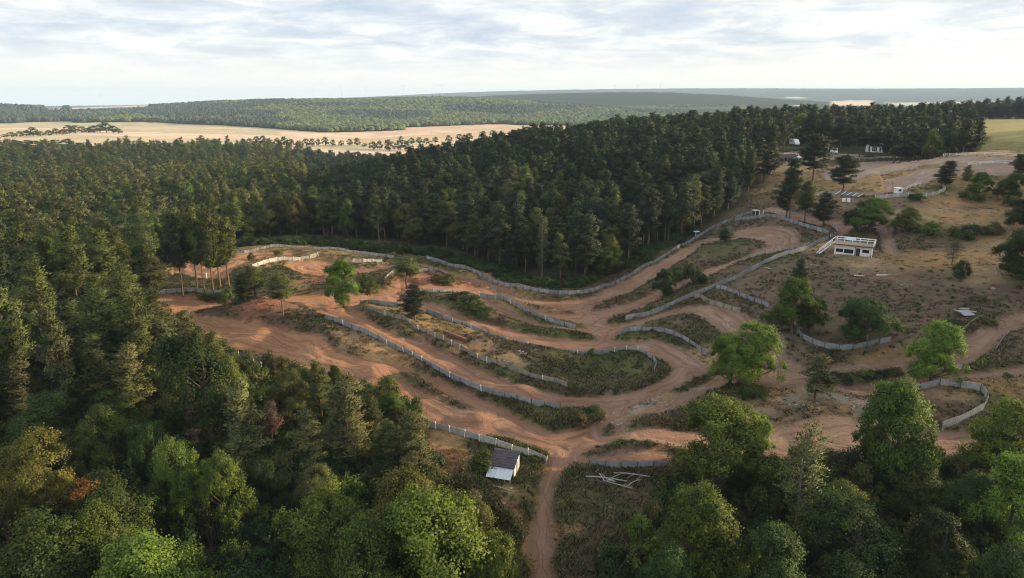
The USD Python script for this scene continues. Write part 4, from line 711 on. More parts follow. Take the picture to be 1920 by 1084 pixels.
part(shed, 'side_boards', trimesh.Trimesh(np.array([[.0, -ld + .16, -.3], [.0, -.01, -.3], [.0, -.01, h0 - .16], [.0, -ld + .16, lz], [.05, -ld + .16, -.3], [.05, -.01, -.3], [.05, -.01, h0 - .16], [.05, -ld + .16, lz]]), np.array([[0, 1, 2], [0, 2, 3], [4, 6, 5], [4, 7, 6], [0, 4, 5], [0, 5, 1], [3, 2, 6], [3, 6, 7], [0, 3, 7], [0, 7, 4]]), process=False), 'wood_dark')

# ------------------------------------------------------------------ logs, planks, stones, rubble
def log(pa, pb, r, label, mat='log_grey', bend=.15, lift=0.12, name='log', cat='log', fork=None):
    r *= .62; lift *= .7; a, b = at1(*pa), at1(*pb); m = (a + b) / 2; L = np.linalg.norm(b - a); rs = np.random.default_rng(int(pa[0] * 3 + pb[1]))
    ts = np.linspace(0, 1, 6); pts = np.array([a * (1 - t) + b * t for t in ts]) - a; pts[:, 2] += lift + bend * np.sin(ts * 3.1) * rs.uniform(.2, 1); pts[:, 1] += np.sin(ts * 3 + rs.uniform(0, 3)) * bend * .8
    t = thing(name, a, 0, label, cat); part(t, 'trunk', tube(pts, np.linspace(r, r * .65, 6), 8), mat, 40)
    if fork is not None: part(t, 'branch', tube([pts[3], pts[3] + np.array(fork) * .55 + [0, 0, .1], pts[3] + np.array(fork)], [r * .6, r * .45, r * .2], 6), mat, 40)
log((1150, 906), (1217, 913), .17, 'long bleached log, topmost and furthest right of the pile', lift=.35, fork=(-1.0, -.8, .0))
log((1098, 914), (1175, 919), .15, 'long grey log running left through the middle of the pile', lift=.3, fork=(1.2, .5, .2))
log((1130, 918), (1183, 931), .14, 'slanting pale log at the lower front of the pile', lift=.15, fork=(1.3, -.5, .1))
log((1123, 910), (1132, 921), .10, 'short pale log lying crosswise on the pile', lift=.55)
log((1127, 909), (1139, 922), .08, 'thin crosswise pole on top of the pile', lift=.5)
log((1102, 919), (1146, 925), .16, 'dark log at the left under the pile', 'log_dark', lift=.1)
log((1178, 926), (1201, 916), .11, 'short forked log at the right end of the pile', lift=.2, fork=(.9, .6, .3))
log((1140, 919), (1152, 921), .2, 'stubby pale log chunk in the middle of the pile', lift=.35)
log((1165, 930), (1200, 936), .08, 'thin dark branch below the right end of the pile', 'log_dark', lift=.05)
log((1116, 904), (1127, 889), .05, 'thin leaning pole propped on the fence above the logs', 'plank', .02, .3, 'pole', 'pole')
log((925, 922), (961, 932), .09, 'pale pole lying on the grass in front of the shed', 'log_grey', .05, .1, 'pole', 'pole')
def plank(px, py, L, ang, label, w=.22, mat='plank', th=.08):
    p = at1(px, py); t = thing('plank', p + [0, 0, .06], ang, label, 'plank'); part(t, 'board', box(-L / 2, L / 2, -w / 2, w / 2, 0, th), mat); part(t, 'batten', box(-L / 2 + .15, -L / 2 + .25, -w / 2 - .03, w / 2 + .03, -.05, -.002), mat); part(t, 'batten', box(L / 2 - .25, L / 2 - .15, -w / 2 - .03, w / 2 + .03, -.05, -.002), mat)
plank(1439, 513, 1.3, -.9, 'short pale plank on the brown slope right of the long fence')
plank(1512, 512, 1.8, -.25, 'pale plank on the brown slope by the small dark pine')
plank(1527, 506, 1.8, -.2, 'pale plank on the brown slope right of the small dark pine')
plank(1612, 523, 2.3, -.2, 'greenish white plank below the hut, left one of two', mat='sign_blue')
plank(1653, 523, 2.3, .03, 'long white plank below the hut, right one of two', mat='paint_white')
def stone(px, py, s, label, mat='stone_pale', name='stone', cat='stone', n=1, spread=.45):
    p = at1(px, py); t = thing(name, p, 0, label, cat)
    for k in range(n):
        m = trimesh.creation.icosphere(2, 1.0); v = np.array(m.vertices); v *= (.7 + .6 * meshkit.noise(v * 1.7 + R.uniform(0, 50), 3))[:, None]; v = v * [s, s * .75, s * .5]
        o = np.array([R.normal() * spread, R.normal() * spread * 1.2, 0]) if k else np.zeros(3); o[2] = float(height(np.array([p[0] + o[0]]), np.array([p[1] + o[1]]))[0]) - p[2] + s * .12; v = v * R.uniform(.5, 1.25); part(t, 'lump', trimesh.Trimesh(v + o, m.faces, process=False), mat)
stone(946, 690, .2, 'left scatter of white rubble on the bare ground of the inner loop', n=5, name='rubble', cat='rubble')
stone(978, 674, .22, 'right scatter of white rubble in the inner loop', n=6, name='rubble', cat='rubble')
stone(894, 700, .16, 'two white lumps on the track left of the inner loop', n=2, name='rubble', cat='rubble')
stone(1213, 792, .3, 'pale boulder beside the stony side path')
stone(1860, 552, .35, 'white boulder on the upper right brown slope')
stone(958, 925, .2, 'pale lump on the grass below the shed', n=1)
stone(960, 983, .3, 'white block beside the orange soil at the edge of the wood')
stone(945, 957, .2, 'pair of small pale stones by the orange soil', n=2)
stone(1422, 585, .22, 'small white stone under the bright tree')
stone(1693, 623, .2, 'small white stone below the dark round tree')
stone(1655, 517, 0.14, 'pale rubble patch on the brown slope below the hut', n=10, name='rubble', cat='rubble', spread=0.7)
stone(1690, 540, 0.16, 'pale rubble patch in the middle of the brown slope', n=14, name='rubble', cat='rubble', spread=1.0)
stone(1495, 760, 0.16, 'stony patch left of the pale lone pine', n=34, name='rubble', cat='rubble', spread=1.5)
stone(1602, 757, 0.16, 'stony patch right of the pale lone pine', n=34, name='rubble', cat='rubble', spread=1.6)
stone(1240, 757, 0.15, 'rubble along the left edge of the stony side path', n=30, name='rubble', cat='rubble', spread=1.5)
stone(1165, 800, 0.14, 'rubble at the lower end of the stony side path', n=26, name='rubble', cat='rubble', spread=1.2)
# heap of boards beside the right-hand road
p = at1(1808, 600); t = thing('board_heap', p, .2, 'heap of grey boards and blue sheets beside the right-hand road', 'heap')
part(t, 'sheet', slope(-1.0, 1.1, -.8, .7, .1, .55, .06), 'tarp_blue'); part(t, 'board', beam([-1.9, .5, .9], [-.3, -.3, .25], .3, .08), 'plank'); part(t, 'board', beam([.4, .5, .5], [2.2, .2, .3], .35, .08), 'plank'); part(t, 'board', beam([-.2, 1.0, .75], [1.5, .9, .7], .3, .08), 'plank')
# bridge of soil over the pit edge
p, q = at1(833, 630), at1(879, 648); t = thing('soil_bank', p, 0, 'dark cut edge of soil above the orange trench in the inner loop', 'earth bank')
part(t, 'edge', beam([0, 0, .25], q - p + [0, 0, .25], .5, .5), 'soil_block')
# marshal posts by the long fence
for px, py, lb in ((1305, 446, 'small white-topped marshal box on the upper fence by the wood'), (1416, 409, 'dark green marshal box with pale top where the fences meet')):
    p = at1(px, py); t = thing('marshal_box', p, .3, lb, 'box'); part(t, 'body', box(-.6, .6, -.5, .5, -.3, 1.1), 'post_green'); part(t, 'lid', box(-.7, .7, -.6, .6, 1.104, 1.25), 'paint_white'); part(t, 'leg', box(-.55, -.45, -.62, -.504, -.3, 1.1), 'post_white')
for px, py in ((388, 528), (1423, 412), (1430, 411)):
    p = at1(px, py); t = thing('marker_post', p, 0, {388: 'short white marker post among the pines at the left turn', 1423: 'white marker post beside the dark green marshal box, left one', 1430: 'white marker post beside the dark green marshal box, right one'}[px], 'post'); part(t, 'stake', box(-.09, .09, -.09, .09, -.2, 1.3), 'post_white'); part(t, 'cap', box(-.12, .12, -.12, .12, 1.304, 1.36), 'post_white')

# ------------------------------------------------------------------ hilltop: start gate, cabins, vehicles
p0, p1 = at1(1566, 377), at1(1608, 377); d = p1 - p0; L = math.hypot(d[0], d[1]); gate = thing('start_canopy', p0, math.atan2(d[1], d[0]), 'row of dark sloping canopy panels with white ribs at the start line', 'canopy')
n = 4
for i in range(n): part(gate, 'panel', slope(L * i / n + .06, L * (i + 1) / n - .06, 0, 1.6, 1.0, 1.7, .05), 'awning_grey')
for i in range(n + 1): part(gate, 'rib', slope(L * i / n - .055, L * i / n + .055, -.05, 1.65, 1.02, 1.75, .08), 'paint_white'); part(gate, 'post', box(L * i / n - .05, L * i / n + .05, .1, .2, -.3, 1.0), 'post_dark')
for px, lb in ((1581, 'left white drum under the start canopy'), (1590, 'right white drum under the start canopy')):
    p = at1(px, 385); t = thing('drum', p, 0, lb, 'drum'); part(t, 'body', trimesh.creation.cylinder(.4, .8).apply_translation([0, 0, .4]), 'paint_white', 40); part(t, 'lid', trimesh.creation.cylinder(.42, .06).apply_translation([0, 0, .834]), 'post_white', 40)
p = at1(1683, 367); t = thing('start_cabin', p, .3, 'small white cabin at the corner of the arena fence', 'cabin'); part(t, 'wall', box(-.8, .8, -.6, .6, -.2, 1.15), 'post_white'); part(t, 'roof', slope(-.95, .95, -.8, .8, 1.154, 1.35, .07), 'paint_white'); part(t, 'window', box(-.45, .3, -.63, -.602, .5, .95), 'dark_pane')
p0, p1 = at1(1622, 287), at1(1668, 289); d = p1 - p0; L = math.hypot(d[0], d[1]); t = thing('clubhouse', p0, math.atan2(d[1], d[0]), 'long white building under the pines on the hilltop', 'building')
part(t, 'wall', box(0, L, 0, 5, -.4, 3.0), 'paint_white'); part(t, 'roof', slope(-.3, L + .3, -.5, 5.4, 3.02, 3.5, .15), 'roof_felt')
for i, f in enumerate((.12, .28, .36, .58, .72)): w = part(t, 'window', box(L * f - .06, L * f + .76, -.05, -.003, .55, 2.3), 'post_white'); part(w, 'pane', box(L * f, L * f + .7, -.08, -.052, .6, 2.25), 'dark_pane')
part(t, 'door', box(L * .86, L * .86 + .9, -.05, -.003, -.1, 2.1), 'door_grey')
p = at1(1435, 326); t = thing('red_roof_hut', p, .2, 'small hut with faded red roof among the pines left of the arena', 'hut'); part(t, 'wall', box(-1.6, 1.6, -1.2, 1.2, -.3, 2.0), 'plaster'); part(t, 'roof', slope(-1.9, 1.9, -1.6, 1.5, 1.85, 2.9, .1), 'roof_red'); part(t, 'door', box(-.5, .4, -1.25, -1.203, 0, 1.8), 'door_dark')
p = at1(1473, 303); t = thing('awning_tent', p, .05, 'wide low dark awning in the parking yard', 'awning'); part(t, 'roof', join(slope(-3.4, 3.4, -1.6, 0, 1.5, 2.6, .05), slope(-3.4, 3.4, .01, 1.6, 2.6, 1.6, .05)), 'canvas_dark')
for x in (-3.2, 0, 3.2):
    for y in (-1.5, 1.5): part(t, 'pole', box(x - .05, x + .05, y - .05, y + .05, -.2, 1.5), 'tin')
part(t, 'back_wall', box(-3.3, 3.3, 1.4, 1.45, -.1, 1.6), 'canvas_dark')
def vehicle(name, px, py, rz, L, W, Hh, prof, cab, mat, label, cat):
    """side profile extruded across; windows, wheels and lights as parts; x points to the front"""
    p = at1(px, py); t = thing(name, p, rz, label, cat)
    b = trimesh.creation.extrude_polygon(Polygon(prof), W, engine='earcut'); b.apply_transform([[1, 0, 0, -L / 2], [0, 0, -1, W / 2], [0, 1, 0, .28], [0, 0, 0, 1]]); part(t, 'body', b, mat, 25)
    for pts in cab:
        for sgn in (-1, 1):
            m = trimesh.creation.extrude_polygon(Polygon(pts), .02, engine='earcut'); m.apply_transform([[1, 0, 0, -L / 2], [0, 0, -1, sgn * (W / 2 + .006) + .01], [0, 1, 0, .28], [0, 0, 0, 1]]); part(t, 'side_window', m, 'dark_pane')
    for x in (-L * .30, L * .32):
        for sgn in (-1, 1):
            w = trimesh.creation.cylinder(.33, .22); w.apply_transform(trimesh.transformations.rotation_matrix(math.pi / 2, [1, 0, 0])); w.apply_translation([x, sgn * (W / 2 - .08), .33]); ty = part(t, 'wheel', w, 'tyre', 40)
            r = trimesh.creation.cylinder(.19, .02); r.apply_transform(trimesh.transformations.rotation_matrix(math.pi / 2, [1, 0, 0])); r.apply_translation([x, sgn * (W / 2 + .045), .33]); part(ty, 'rim', r, 'tin', 40)
    for sgn in (-1, 1): part(t, 'headlight', box(L / 2 - .04, L / 2 + .01, sgn * W * .36 - .14, sgn * W * .36 + .14, .68, .84), 'sign_blue')
    return t
VAN = [(0, .05), (0, 2.0), (.15, 2.2), (3.6, 2.25), (4.15, 2.1), (4.75, 1.25), (5.35, 1.0), (5.45, .75), (5.45, .05)]
v = vehicle('van', 1563, 289, -math.pi / 2 - .25, 5.45, 2.0, 2.5, VAN, [[(3.7, 1.3), (3.7, 1.9), (4.1, 1.9), (4.55, 1.3)]], 'car_white', 'white van parked facing the camera on the hilltop', 'van')
part(v, 'windscreen', join(beam([4.2 - 2.72, -.82, 2.33], [4.2 - 2.72, .82, 2.33], .02, .02), trimesh.Trimesh(np.array([[1.46, -.85, 2.34], [1.46, .85, 2.34], [2.04, .9, 1.58], [2.04, -.9, 1.58]]), np.array([[0, 1, 2], [0, 2, 3], [2, 1, 0], [3, 2, 0]]), process=False)), 'dark_pane'); part(v, 'bumper', box(2.70, 2.82, -.95, .95, .32, .6), 'car_dark')
CAR = [(0, .1), (0, .75), (.35, 1.3), (2.4, 1.35), (3.1, .85), (4.1, .7), (4.2, .45), (4.2, .1)]
SW = [[(.5, .85), (.6, 1.2), (2.3, 1.24), (2.75, .88)]]
vehicle('parked_car', 1493, 299, -1.2, 4.2, 1.8, 1.6, CAR, SW, 'car_white', 'white car parked beside the dark awning', 'car')
vehicle('parked_car', 1488, 306, -.3, 4.2, 1.8, 1.6, CAR, SW, 'car_dark', 'black car parked in front of the dark awning', 'car')
vehicle('camper', 1489, 274, -1.5, 5.45, 2.1, 2.6, VAN, [[(.8, 1.2), (.8, 1.8), (2.0, 1.8), (2.0, 1.2)]], 'car_white', 'white camper half hidden among the trees behind the yard', 'camper')
# ------------------------------------------------------------------ trees that stand apart: (kind, foot x, foot y, top y, width, label)
for a in [
 ('broad5', 645, 578, 487, 70, 'leafy tree with sunlit right side at the upper left track crest'),
 ('pine5', 763, 540, 484, 82, 'broad olive pine on the crest above the round dark pine'),
 ('pine3', 778, 606, 534, 62, 'round dark pine with bare trunk inside the grass loop'),
 ('pine3', 463, 594, 514, 58, 'dark pine at the left end of the reddish mound'),
 ('pine1', 483, 584, 500, 66, 'pale thin pine behind the dark pine on the reddish mound'),
 ('pine5', 533, 614, 520, 66, 'flat-topped green pine at the right end of the reddish mound'),
 ('bush0', 462, 592, 562, 46, 'dark bush under the dark pine on the reddish mound'),
 ('pine0', 343, 556, 405, 56, 'tall pine at the left bend, leftmost of the trunks over the red track'),
 ('pine1', 371, 551, 396, 58, 'tall pine at the left bend, second trunk over the red track'),
 ('pine5', 385, 553, 418, 54, 'tall leaning pine at the left bend, third trunk over the red track'),
 ('pine1', 401, 554, 402, 60, 'tall pine at the left bend, fourth trunk over the red track'),
 ('pine2', 414, 542, 408, 48, 'slim pine at the left bend behind the fourth trunk'),
 ('pine1', 430, 540, 415, 62, 'sunlit pine, rightmost of the grove at the left bend'),
 ('pine2', 290, 575, 462, 62, 'pine with bare straight trunk in front of the far left red turn'),
 ('bush1', 385, 560, 546, 28, 'small green bush below the fence at the left bend'), ('bush0', 404, 562, 545, 40, 'dark bush below the fence at the left bend'), ('bush1', 425, 564, 542, 34, 'green bush right of the dark bush below the left bend fence'),
 ('bush1', 472, 488, 474, 16, 'little bush by the long pale fence, left one'), ('bush3', 521, 480, 468, 20, 'little bush by the long pale fence, right one'),
 ('bush1', 690, 546, 514, 44, 'bush just right of the leafy crest tree'), ('bush0', 841, 536, 512, 28, 'round dark bush on the crest right of the olive pine'), ('bush2', 815, 532, 516, 34, 'low olive scrub on the crest between olive pine and round bush'),
 ('bush0', 862, 576, 546, 46, 'long dark bush on the bank, upper left part'), ('bush1', 885, 592, 555, 54, 'long dark bush on the bank, middle part'), ('bush0', 907, 602, 574, 42, 'long dark bush on the bank, lower right part'),
 ('pine3', 1359, 466, 428, 46, 'small dark pine at the near end of the dirt pan'), ('broad2', 1243, 560, 506, 46, 'small dark tree with thin trunk between the two climbing tracks'), ('bush0', 1300, 538, 492, 44, 'tall dark bush between the two climbing tracks'), ('bush1', 1268, 528, 500, 40, 'green bush left of the tall dark bush between the climbing tracks'), ('bush2', 1243, 520, 510, 16, 'little scrub on the ridge between the climbing tracks'),
 ('pine3', 1497, 556, 486, 42, 'small dark pine behind the bright tree on the brown slope'),
 ('broad5', 1484, 634, 520, 98, 'bright green tree on the brown slope'), ('broad0', 1515, 630, 556, 70, 'darker tree leaning out right of the bright green tree'),
 ('broad2', 1622, 650, 553, 112, 'dark round tree above the curved grey fence'),
 ('broad1', 1746, 718, 600, 112, 'lone tree with dark trunk and sunlit top beside the right-hand road'),
 ('broad1', 1368, 724, 622, 92, 'left tree of the bright pair by the stony side path'), ('broad1', 1407, 720, 605, 122, 'right and taller tree of the bright pair by the stony side path'),
 ('bush0', 1413, 757, 718, 46, 'round dark bush below the bright pair of trees'),
 ('pine7', 1526, 764, 668, 86, 'pale lone pine on the stony ground'),
 ('bush0', 1545, 712, 696, 40, 'low dark hedge bush along the road, leftmost'), ('bush0', 1576, 714, 698, 44, 'low dark hedge bush along the road, second'), ('bush1', 1610, 713, 692, 46, 'low dark hedge bush along the road, third'), ('bush0', 1640, 711, 691, 42, 'low dark hedge bush along the road, fourth'), ('bush2', 1680, 708, 692, 46, 'low dark hedge bush along the road, rightmost'),
 ('bush1', 1890, 712, 698, 22, 'small bush on the ochre grass at the right edge'),
 ('bush0', 1100, 790, 760, 50, 'dark bush where the grass strip ends at the lower junction'), ('bush2', 1080, 800, 772, 44, 'grey-green bush left of the lower junction'), ('bush2', 1116, 785, 762, 36, 'pale scrub at the lower junction'),
 ('bush1', 1108, 665, 653, 16, 'tiny bush on the fence of the inner loop, right one'), ('bush0', 1014, 664, 655, 10, 'tiny dark bush on the fence of the inner loop, left one'),
 ('broad2', 1603, 440, 376, 62, 'dark left tree of the pair behind the hut'), ('broad1', 1630, 442, 370, 84, 'right tree of the pair behind the hut'),
 ('broad1', 1696, 440, 388, 54, 'leafy tree right of the gravel lane behind the hut'), ('bush3', 1712, 444, 420, 30, 'bright bush at the foot of the leafy tree by the gravel lane'), ('broad5', 1741, 450, 416, 34, 'small bright tree right of the gravel lane'), ('broad1', 1716, 384, 361, 36, 'bright small tree in front of the white arena boards'),
 ('pine6', 1522, 349, 256, 84, 'tall spreading pine left of the arena'), ('pine6', 1578, 369, 295, 74, 'dark layered pine behind the start canopy'),
 ('pine3', 1770, 359, 303, 52, 'dark green pine at the end of the white board fence'), ('pine2', 1785, 322, 302, 17, 'small pine behind the dark green pine by the arena'), ('pine4', 1810, 346, 311, 26, 'pale little pine right of the arena'),
 ('broad5', 1834, 373, 322, 46, 'small green tree on the hilltop slope'), ('broad2', 1888, 381, 322, 56, 'dense green tree at the right of the hilltop slope'), ('bush0', 1818, 382, 356, 44, 'dark bush below the small green hilltop tree'), ('bush0', 1896, 392, 365, 30, 'dark bush at the foot of the dense green tree'), ('pine3', 1908, 332, 290, 40, 'pine at the far right above the hilltop track'),
 ('pine0', 1480, 413, 300, 44, 'pine by the upper road, leftmost by the fence corner'), ('pine3', 1474, 408, 318, 56, 'dark dense pine behind the fence corner'), ('pine1', 1508, 421, 344, 54, 'pine by the upper road, middle one'), ('pine3', 1543, 429, 362, 58, 'pine by the upper road, rightmost'),
 ('pine6', 1589, 293, 236, 44, 'pine in front of the hilltop clubhouse, right of the white van'),
 ('pine0', 1611, 297, 238, 42, 'pine in front of the hilltop clubhouse, second from the white van'),
 ('pine6', 1629, 294, 226, 44, 'pine in front of the hilltop clubhouse, at its left corner'),
 ('pine0', 1648, 284, 222, 40, 'pine in front of the hilltop clubhouse, behind its roof'),
 ('pine6', 1676, 295, 240, 42, 'pine in front of the hilltop clubhouse, at its right end'),
 ('pine0', 1700, 286, 228, 42, 'pine in front of the hilltop clubhouse, beyond its right end'),
 ('pine3', 1720, 293, 240, 46, 'pine in front of the hilltop clubhouse, well right of it, bushy'),
 ('pine0', 1640, 299, 238, 40, 'pine in front of the hilltop clubhouse, before its middle'),
 ('pine3', 1664, 298, 244, 40, 'pine in front of the hilltop clubhouse, before its right half'),
 ('pine6', 1742, 288, 226, 46, 'pine in front of the hilltop clubhouse, well right of it, tall'),
 ('pine0', 1758, 294, 236, 42, 'pine in front of the hilltop clubhouse, right-hand twin trunk'),
 ('pine0', 1575, 280, 222, 40, 'pine in front of the hilltop clubhouse, behind the white van'),
 ('pine6', 1545, 278, 215, 46, 'pine in front of the hilltop clubhouse, left behind the white van'),
 ('pine3', 1515, 272, 214, 44, 'pine in front of the hilltop clubhouse, above the white camper'),
 ('pine0', 1470, 284, 222, 44, 'pine in front of the hilltop clubhouse, left of the white camper'),
 ('pine6', 1455, 298, 228, 52, 'pine in front of the hilltop clubhouse, beside the dark awning'),
 ('pine0', 1440, 304, 236, 50, 'pine in front of the hilltop clubhouse, left of the dark awning'),
 ('pine3', 1443, 330, 268, 46, 'pine in front of the hilltop clubhouse, over the red-roofed hut'),
 ('broad1', 1497, 262, 212, 44, 'bright leafy tree among the pines above the camper'),
 ('bush0', 1800, 452, 424, 44, 'grey-green bush on the right slope, left of two'), ('bush0', 1828, 446, 416, 50, 'dark bush on the right slope, middle'), ('bush2', 1858, 444, 418, 40, 'olive bush on the right slope, right of the dark one'), ('pine_bare', 1783, 503, 452, 44, 'thin see-through tree on the slope right of the hut'), ('bush0', 1800, 528, 484, 32, 'dark upright bush below the thin see-through tree'),
 ('broad2', 1925, 540, 420, 130, 'large dark tree at the right edge below the hilltop'), ('broad2', 1935, 440, 372, 90, 'dark green thicket at the right edge, upper'), ('bush1', 1905, 412, 394, 46, 'green bush at the right edge under the hilltop slope'),
 ('bush1', 1835, 570, 556, 30, 'low bush above the right-hand road'), ('bush2', 1850, 610, 596, 34, 'scrub along the upper edge of the right-hand road'), ('bush0', 1790, 612, 600, 24, 'dark scrub left of the board heap'),
 # ---- wood at the lower left
 ('pine1', 40, 780, 548, 112, 'sunlit pine at the left edge above the dark understorey'), ('pine4', 132, 790, 585, 92, 'pale pine right of the sunlit left-edge pine'), ('pine2', 92, 690, 490, 84, 'tall pine at the left edge behind the sunlit one'),
 ('pine1', 205, 740, 556, 100, 'pine in front of the far left red turn, left one'), ('pine1', 268, 738, 560, 92, 'pine in front of the far left red turn, right one'), ('broad6', 240, 700, 590, 70, 'olive broadleaf between the two pines near the red turn'),
 ('pine0', 20, 640, 445, 76, 'dark pine at the far left edge, upper'), ('pine1', 60, 610, 470, 70, 'pine at the far left, beside the dark upper one'), ('pine2', 110, 590, 452, 62, 'slim pine at the left, in line with the red turn'), ('pine1', 150, 600, 430, 80, 'broad pine at the left above the pale pine'), ('pine1', 200, 585, 440, 84, 'dense pine left of the red turn'), ('pine2', 238, 572, 435, 64, 'tall green pine left of the fence start'), 
 ('broad2', 385, 860, 616, 176, 'big dark round tree covering the lowest left track'), ('broad0', 430, 815, 660, 90, 'sunlit right shoulder tree beside the big dark round one'),
 ('pine4', 447, 905, 722, 112, 'pale feathery pine below the big dark round tree'), ('pine_dead', 361, 862, 748, 42, 'grey dead conifer left of the pale feathery pine'), ('pine_rust', 508, 855, 752, 46, 'rust-red dying pine right of the pale feathery pine'),
 ('broad6', 545, 806, 690, 92, 'olive tree right of the short grey panels'), ('pine2', 600, 806, 684, 62, 'green pointed pine on the edge of the lowest track'), ('broad2', 632, 770, 686, 36, 'slim dark tree on the edge of the lowest track'), ('pine4', 650, 885, 716, 132, 'large pale pine in the middle of the lower left wood'), ('pine4', 585, 900, 770, 96, 'dull pale pine left of the large pale pine'),
 ('broad1', 737, 815, 732, 74, 'bright green tree at the inner bend of the lowest track'), ('pine4', 772, 905, 775, 92, 'pale pine at the wood edge left of the shed'), ('pine1', 735, 900, 792, 86, 'green pine left of the wood edge pine'), ('pine4', 700, 850, 745, 80, 'pale pine behind the bright green inner bend tree'),
 ('broad4', 70, 1000, 802, 160, 'yellowing oak at the left edge'), ('broad7', 225, 1060, 860, 200, 'large green tree with an orange patch at lower left'), ('broad1', 418, 1020, 838, 118, 'lone bright green crown in the dark gap at lower left'), ('broad0', 330, 1010, 812, 110, 'green crown behind the orange-patched tree'),
 ('broad0', 610, 1110, 908, 190, 'green tree left of the big bright crown at bottom centre'), ('broad4', 760, 1100, 880, 190, 'yellow-green tree top behind the big bright crown'), ('broad1', 815, 1190, 920, 280, 'big bright crown at bottom centre'), ('broad1', 925, 1180, 1000, 130, 'small bright crown at bottom right of the big bright one'), ('broad6', 880, 1050, 930, 110, 'olive tree between the bright crown and the grass'), ('broad0', 700, 1200, 965, 200, 'shaded green crown at bottom, left half of the big bright one'),
 ('broad0', 90, 1210, 955, 250, 'green crown in the bottom left corner'), ('broad1', 285, 1230, 985, 250, 'bright green crown at the bottom, right of the corner one'), ('broad0', 190, 1130, 925, 150, 'green crown between the orange-patched tree and the corner'),
 ('broad2', 60, 870, 735, 130, 'dark leafy tree at the left edge under the pale pine'), ('broad0', 190, 905, 752, 130, 'green leafy tree in the dark left understorey'), ('broad2', 290, 925, 788, 100, 'dark leafy tree left of the grey dead conifer'), ('broad2', 500, 960, 850, 90, 'dark low tree below the rust-red pine'), ('broad6', 590, 980, 870, 90, 'dull olive tree in the gap below the pale pines'),
 ('bush1', 908, 888, 848, 60, 'green bush against the left side of the shed'), ('bush3', 862, 920, 892, 34, 'small feathery bush at the wood edge below the shed'),
 # ---- wood at the lower right
 ('broad1', 1358, 925, 745, 205, 'big dark green tree standing over the lower track'), ('broad1', 1415, 880, 775, 90, 'sunlit shoulder tree right of the big dark green one'), ('broad1', 1690, 925, 700, 172, 'tall full tree left of the white-fenced pit'), ('broad1', 1648, 890, 790, 80, 'pale lower tree in front of the tall full tree, left'), ('broad1', 1880, 905, 742, 150, 'green tree right of the white-fenced pit'),
 ('pine_bare', 1503, 1010, 800, 140, 'thin brownish pine with a bare pale trunk at lower right'), ('broad1', 1318, 1120, 900, 190, 'bright-topped round tree right of the dirt path'), ('broad1', 1905, 1060, 846, 170, 'bright tree at the lower right edge'), ('broad2', 1610, 1120, 948, 220, 'large dark tree at bottom right'), ('broad2', 1770, 1130, 962, 130, 'dark egg-shaped tree near the bottom right corner'), ('broad0', 1580, 1010, 895, 110, 'green low tree behind the large dark bottom right one'), ('broad2', 1810, 1010, 870, 130, 'dark tree under the green tree by the pit'), ('broad2', 1450, 960, 870, 120, 'dark low tree between the big dark one and the thin pine'), ('broad0', 1720, 985, 868, 130, 'dark green tree below the tall full one'), ('broad2', 1255, 1180, 1010, 130, 'dark tree at the bottom, right of the path'), ('broad2', 1900, 1190, 1000, 160, 'dark tree in the bottom right corner'), ('broad2', 1440, 1200, 1000, 170, 'dark tree at the bottom between the round one and the large dark one'),
]: tree(*a)

# ------------------------------------------------------------------ the woods
def scatter(poly, s0, s1, seed, rmin=0, rmax=1e9):
    """jittered planting; the spacing grows from s0 at 150 m to s1 at 750 m"""
    rs = np.random.default_rng(seed); a0, l0, a1, l1 = poly.bounds; out = []; l = l0
    while l < l1:
        r = math.exp(l); s = s0 + (s1 - s0) * np.clip((r - 150) / 600, 0, 1); n = int((a1 - a0) * r / s)
        a = a0 + (np.arange(n) + .5 * rs.random() + rs.uniform(-.36, .36, n)) * s / r; lj = l + rs.uniform(-.36, .36, n) * s / r; out.append(np.stack([a, lj], 1)); l += s / r
    p = np.vstack(out); p = p[contains_xy(poly, p[:, 0], p[:, 1])]; q = xy(p[:, 0], p[:, 1]); r = np.exp(p[:, 1]); k = (r > rmin) & (r < rmax)
    return q[k]
tops = np.array([(x, y) for x, y, _ in stand]); trad = np.array([w for *_, w in stand]); stt = cKDTree(tops)
def clear(q, f=.62):
    d, i = stt.query(q); return d > np.maximum(1.2, trad[i] * f)
TREES = []   # x, y, kind, height, width, where
def plant(q, seed, where, pineshare, hp=(9.5, 15.5), hb=(7, 12)):
    rs = np.random.default_rng(seed); az, ln = np.arctan2(q[:, 0], q[:, 1]), np.log(np.hypot(q[:, 0], q[:, 1]))
    mixn = meshkit.noise(np.c_[q / 30.0, np.zeros(len(q))], 17); gapn = meshkit.noise(np.c_[q / 11.0, np.zeros(len(q))], 19)
    for i, (x, y) in enumerate(q):
        r = math.hypot(x, y); pn = rs.random() < pineshare + (mixn[i] - .5) * .5; g = 1 + .35 * np.clip((r - 250) / 500, 0, 1)
        if gapn[i] < .22: continue
        g *= .8 + .4 * gapn[i]; hp_ = rs.uniform(*hp) * (.84 + .3 * gapn[i]) * (1 - .26 * float(np.clip((r - 185) / 60, 0, 1)) * (where == 'dark') - .12 * (where == 'top'))
        if pn: TREES.append((x, y, 'pine', hp_, rs.uniform(5.2, 7.4) * g, where))
        else: TREES.append((x, y, 'broad', rs.uniform(*hb), rs.uniform(5.0, 8.0) * g, where))
main_back = woods[0]
q = scatter(main_back, 4.5, 7.6, 11); q = q[clear(q)]
az = np.arctan2(q[:, 0], q[:, 1]); rr = np.hypot(q[:, 0], q[:, 1])
hill = az > col(1380); clearing = contains_xy(px_poly([(1440, 335), (1440, 276), (1520, 268), (1600, 276), (1690, 280), (1690, 300), (1560, 340)]), az, np.log(rr))
sunny = az < col(560)
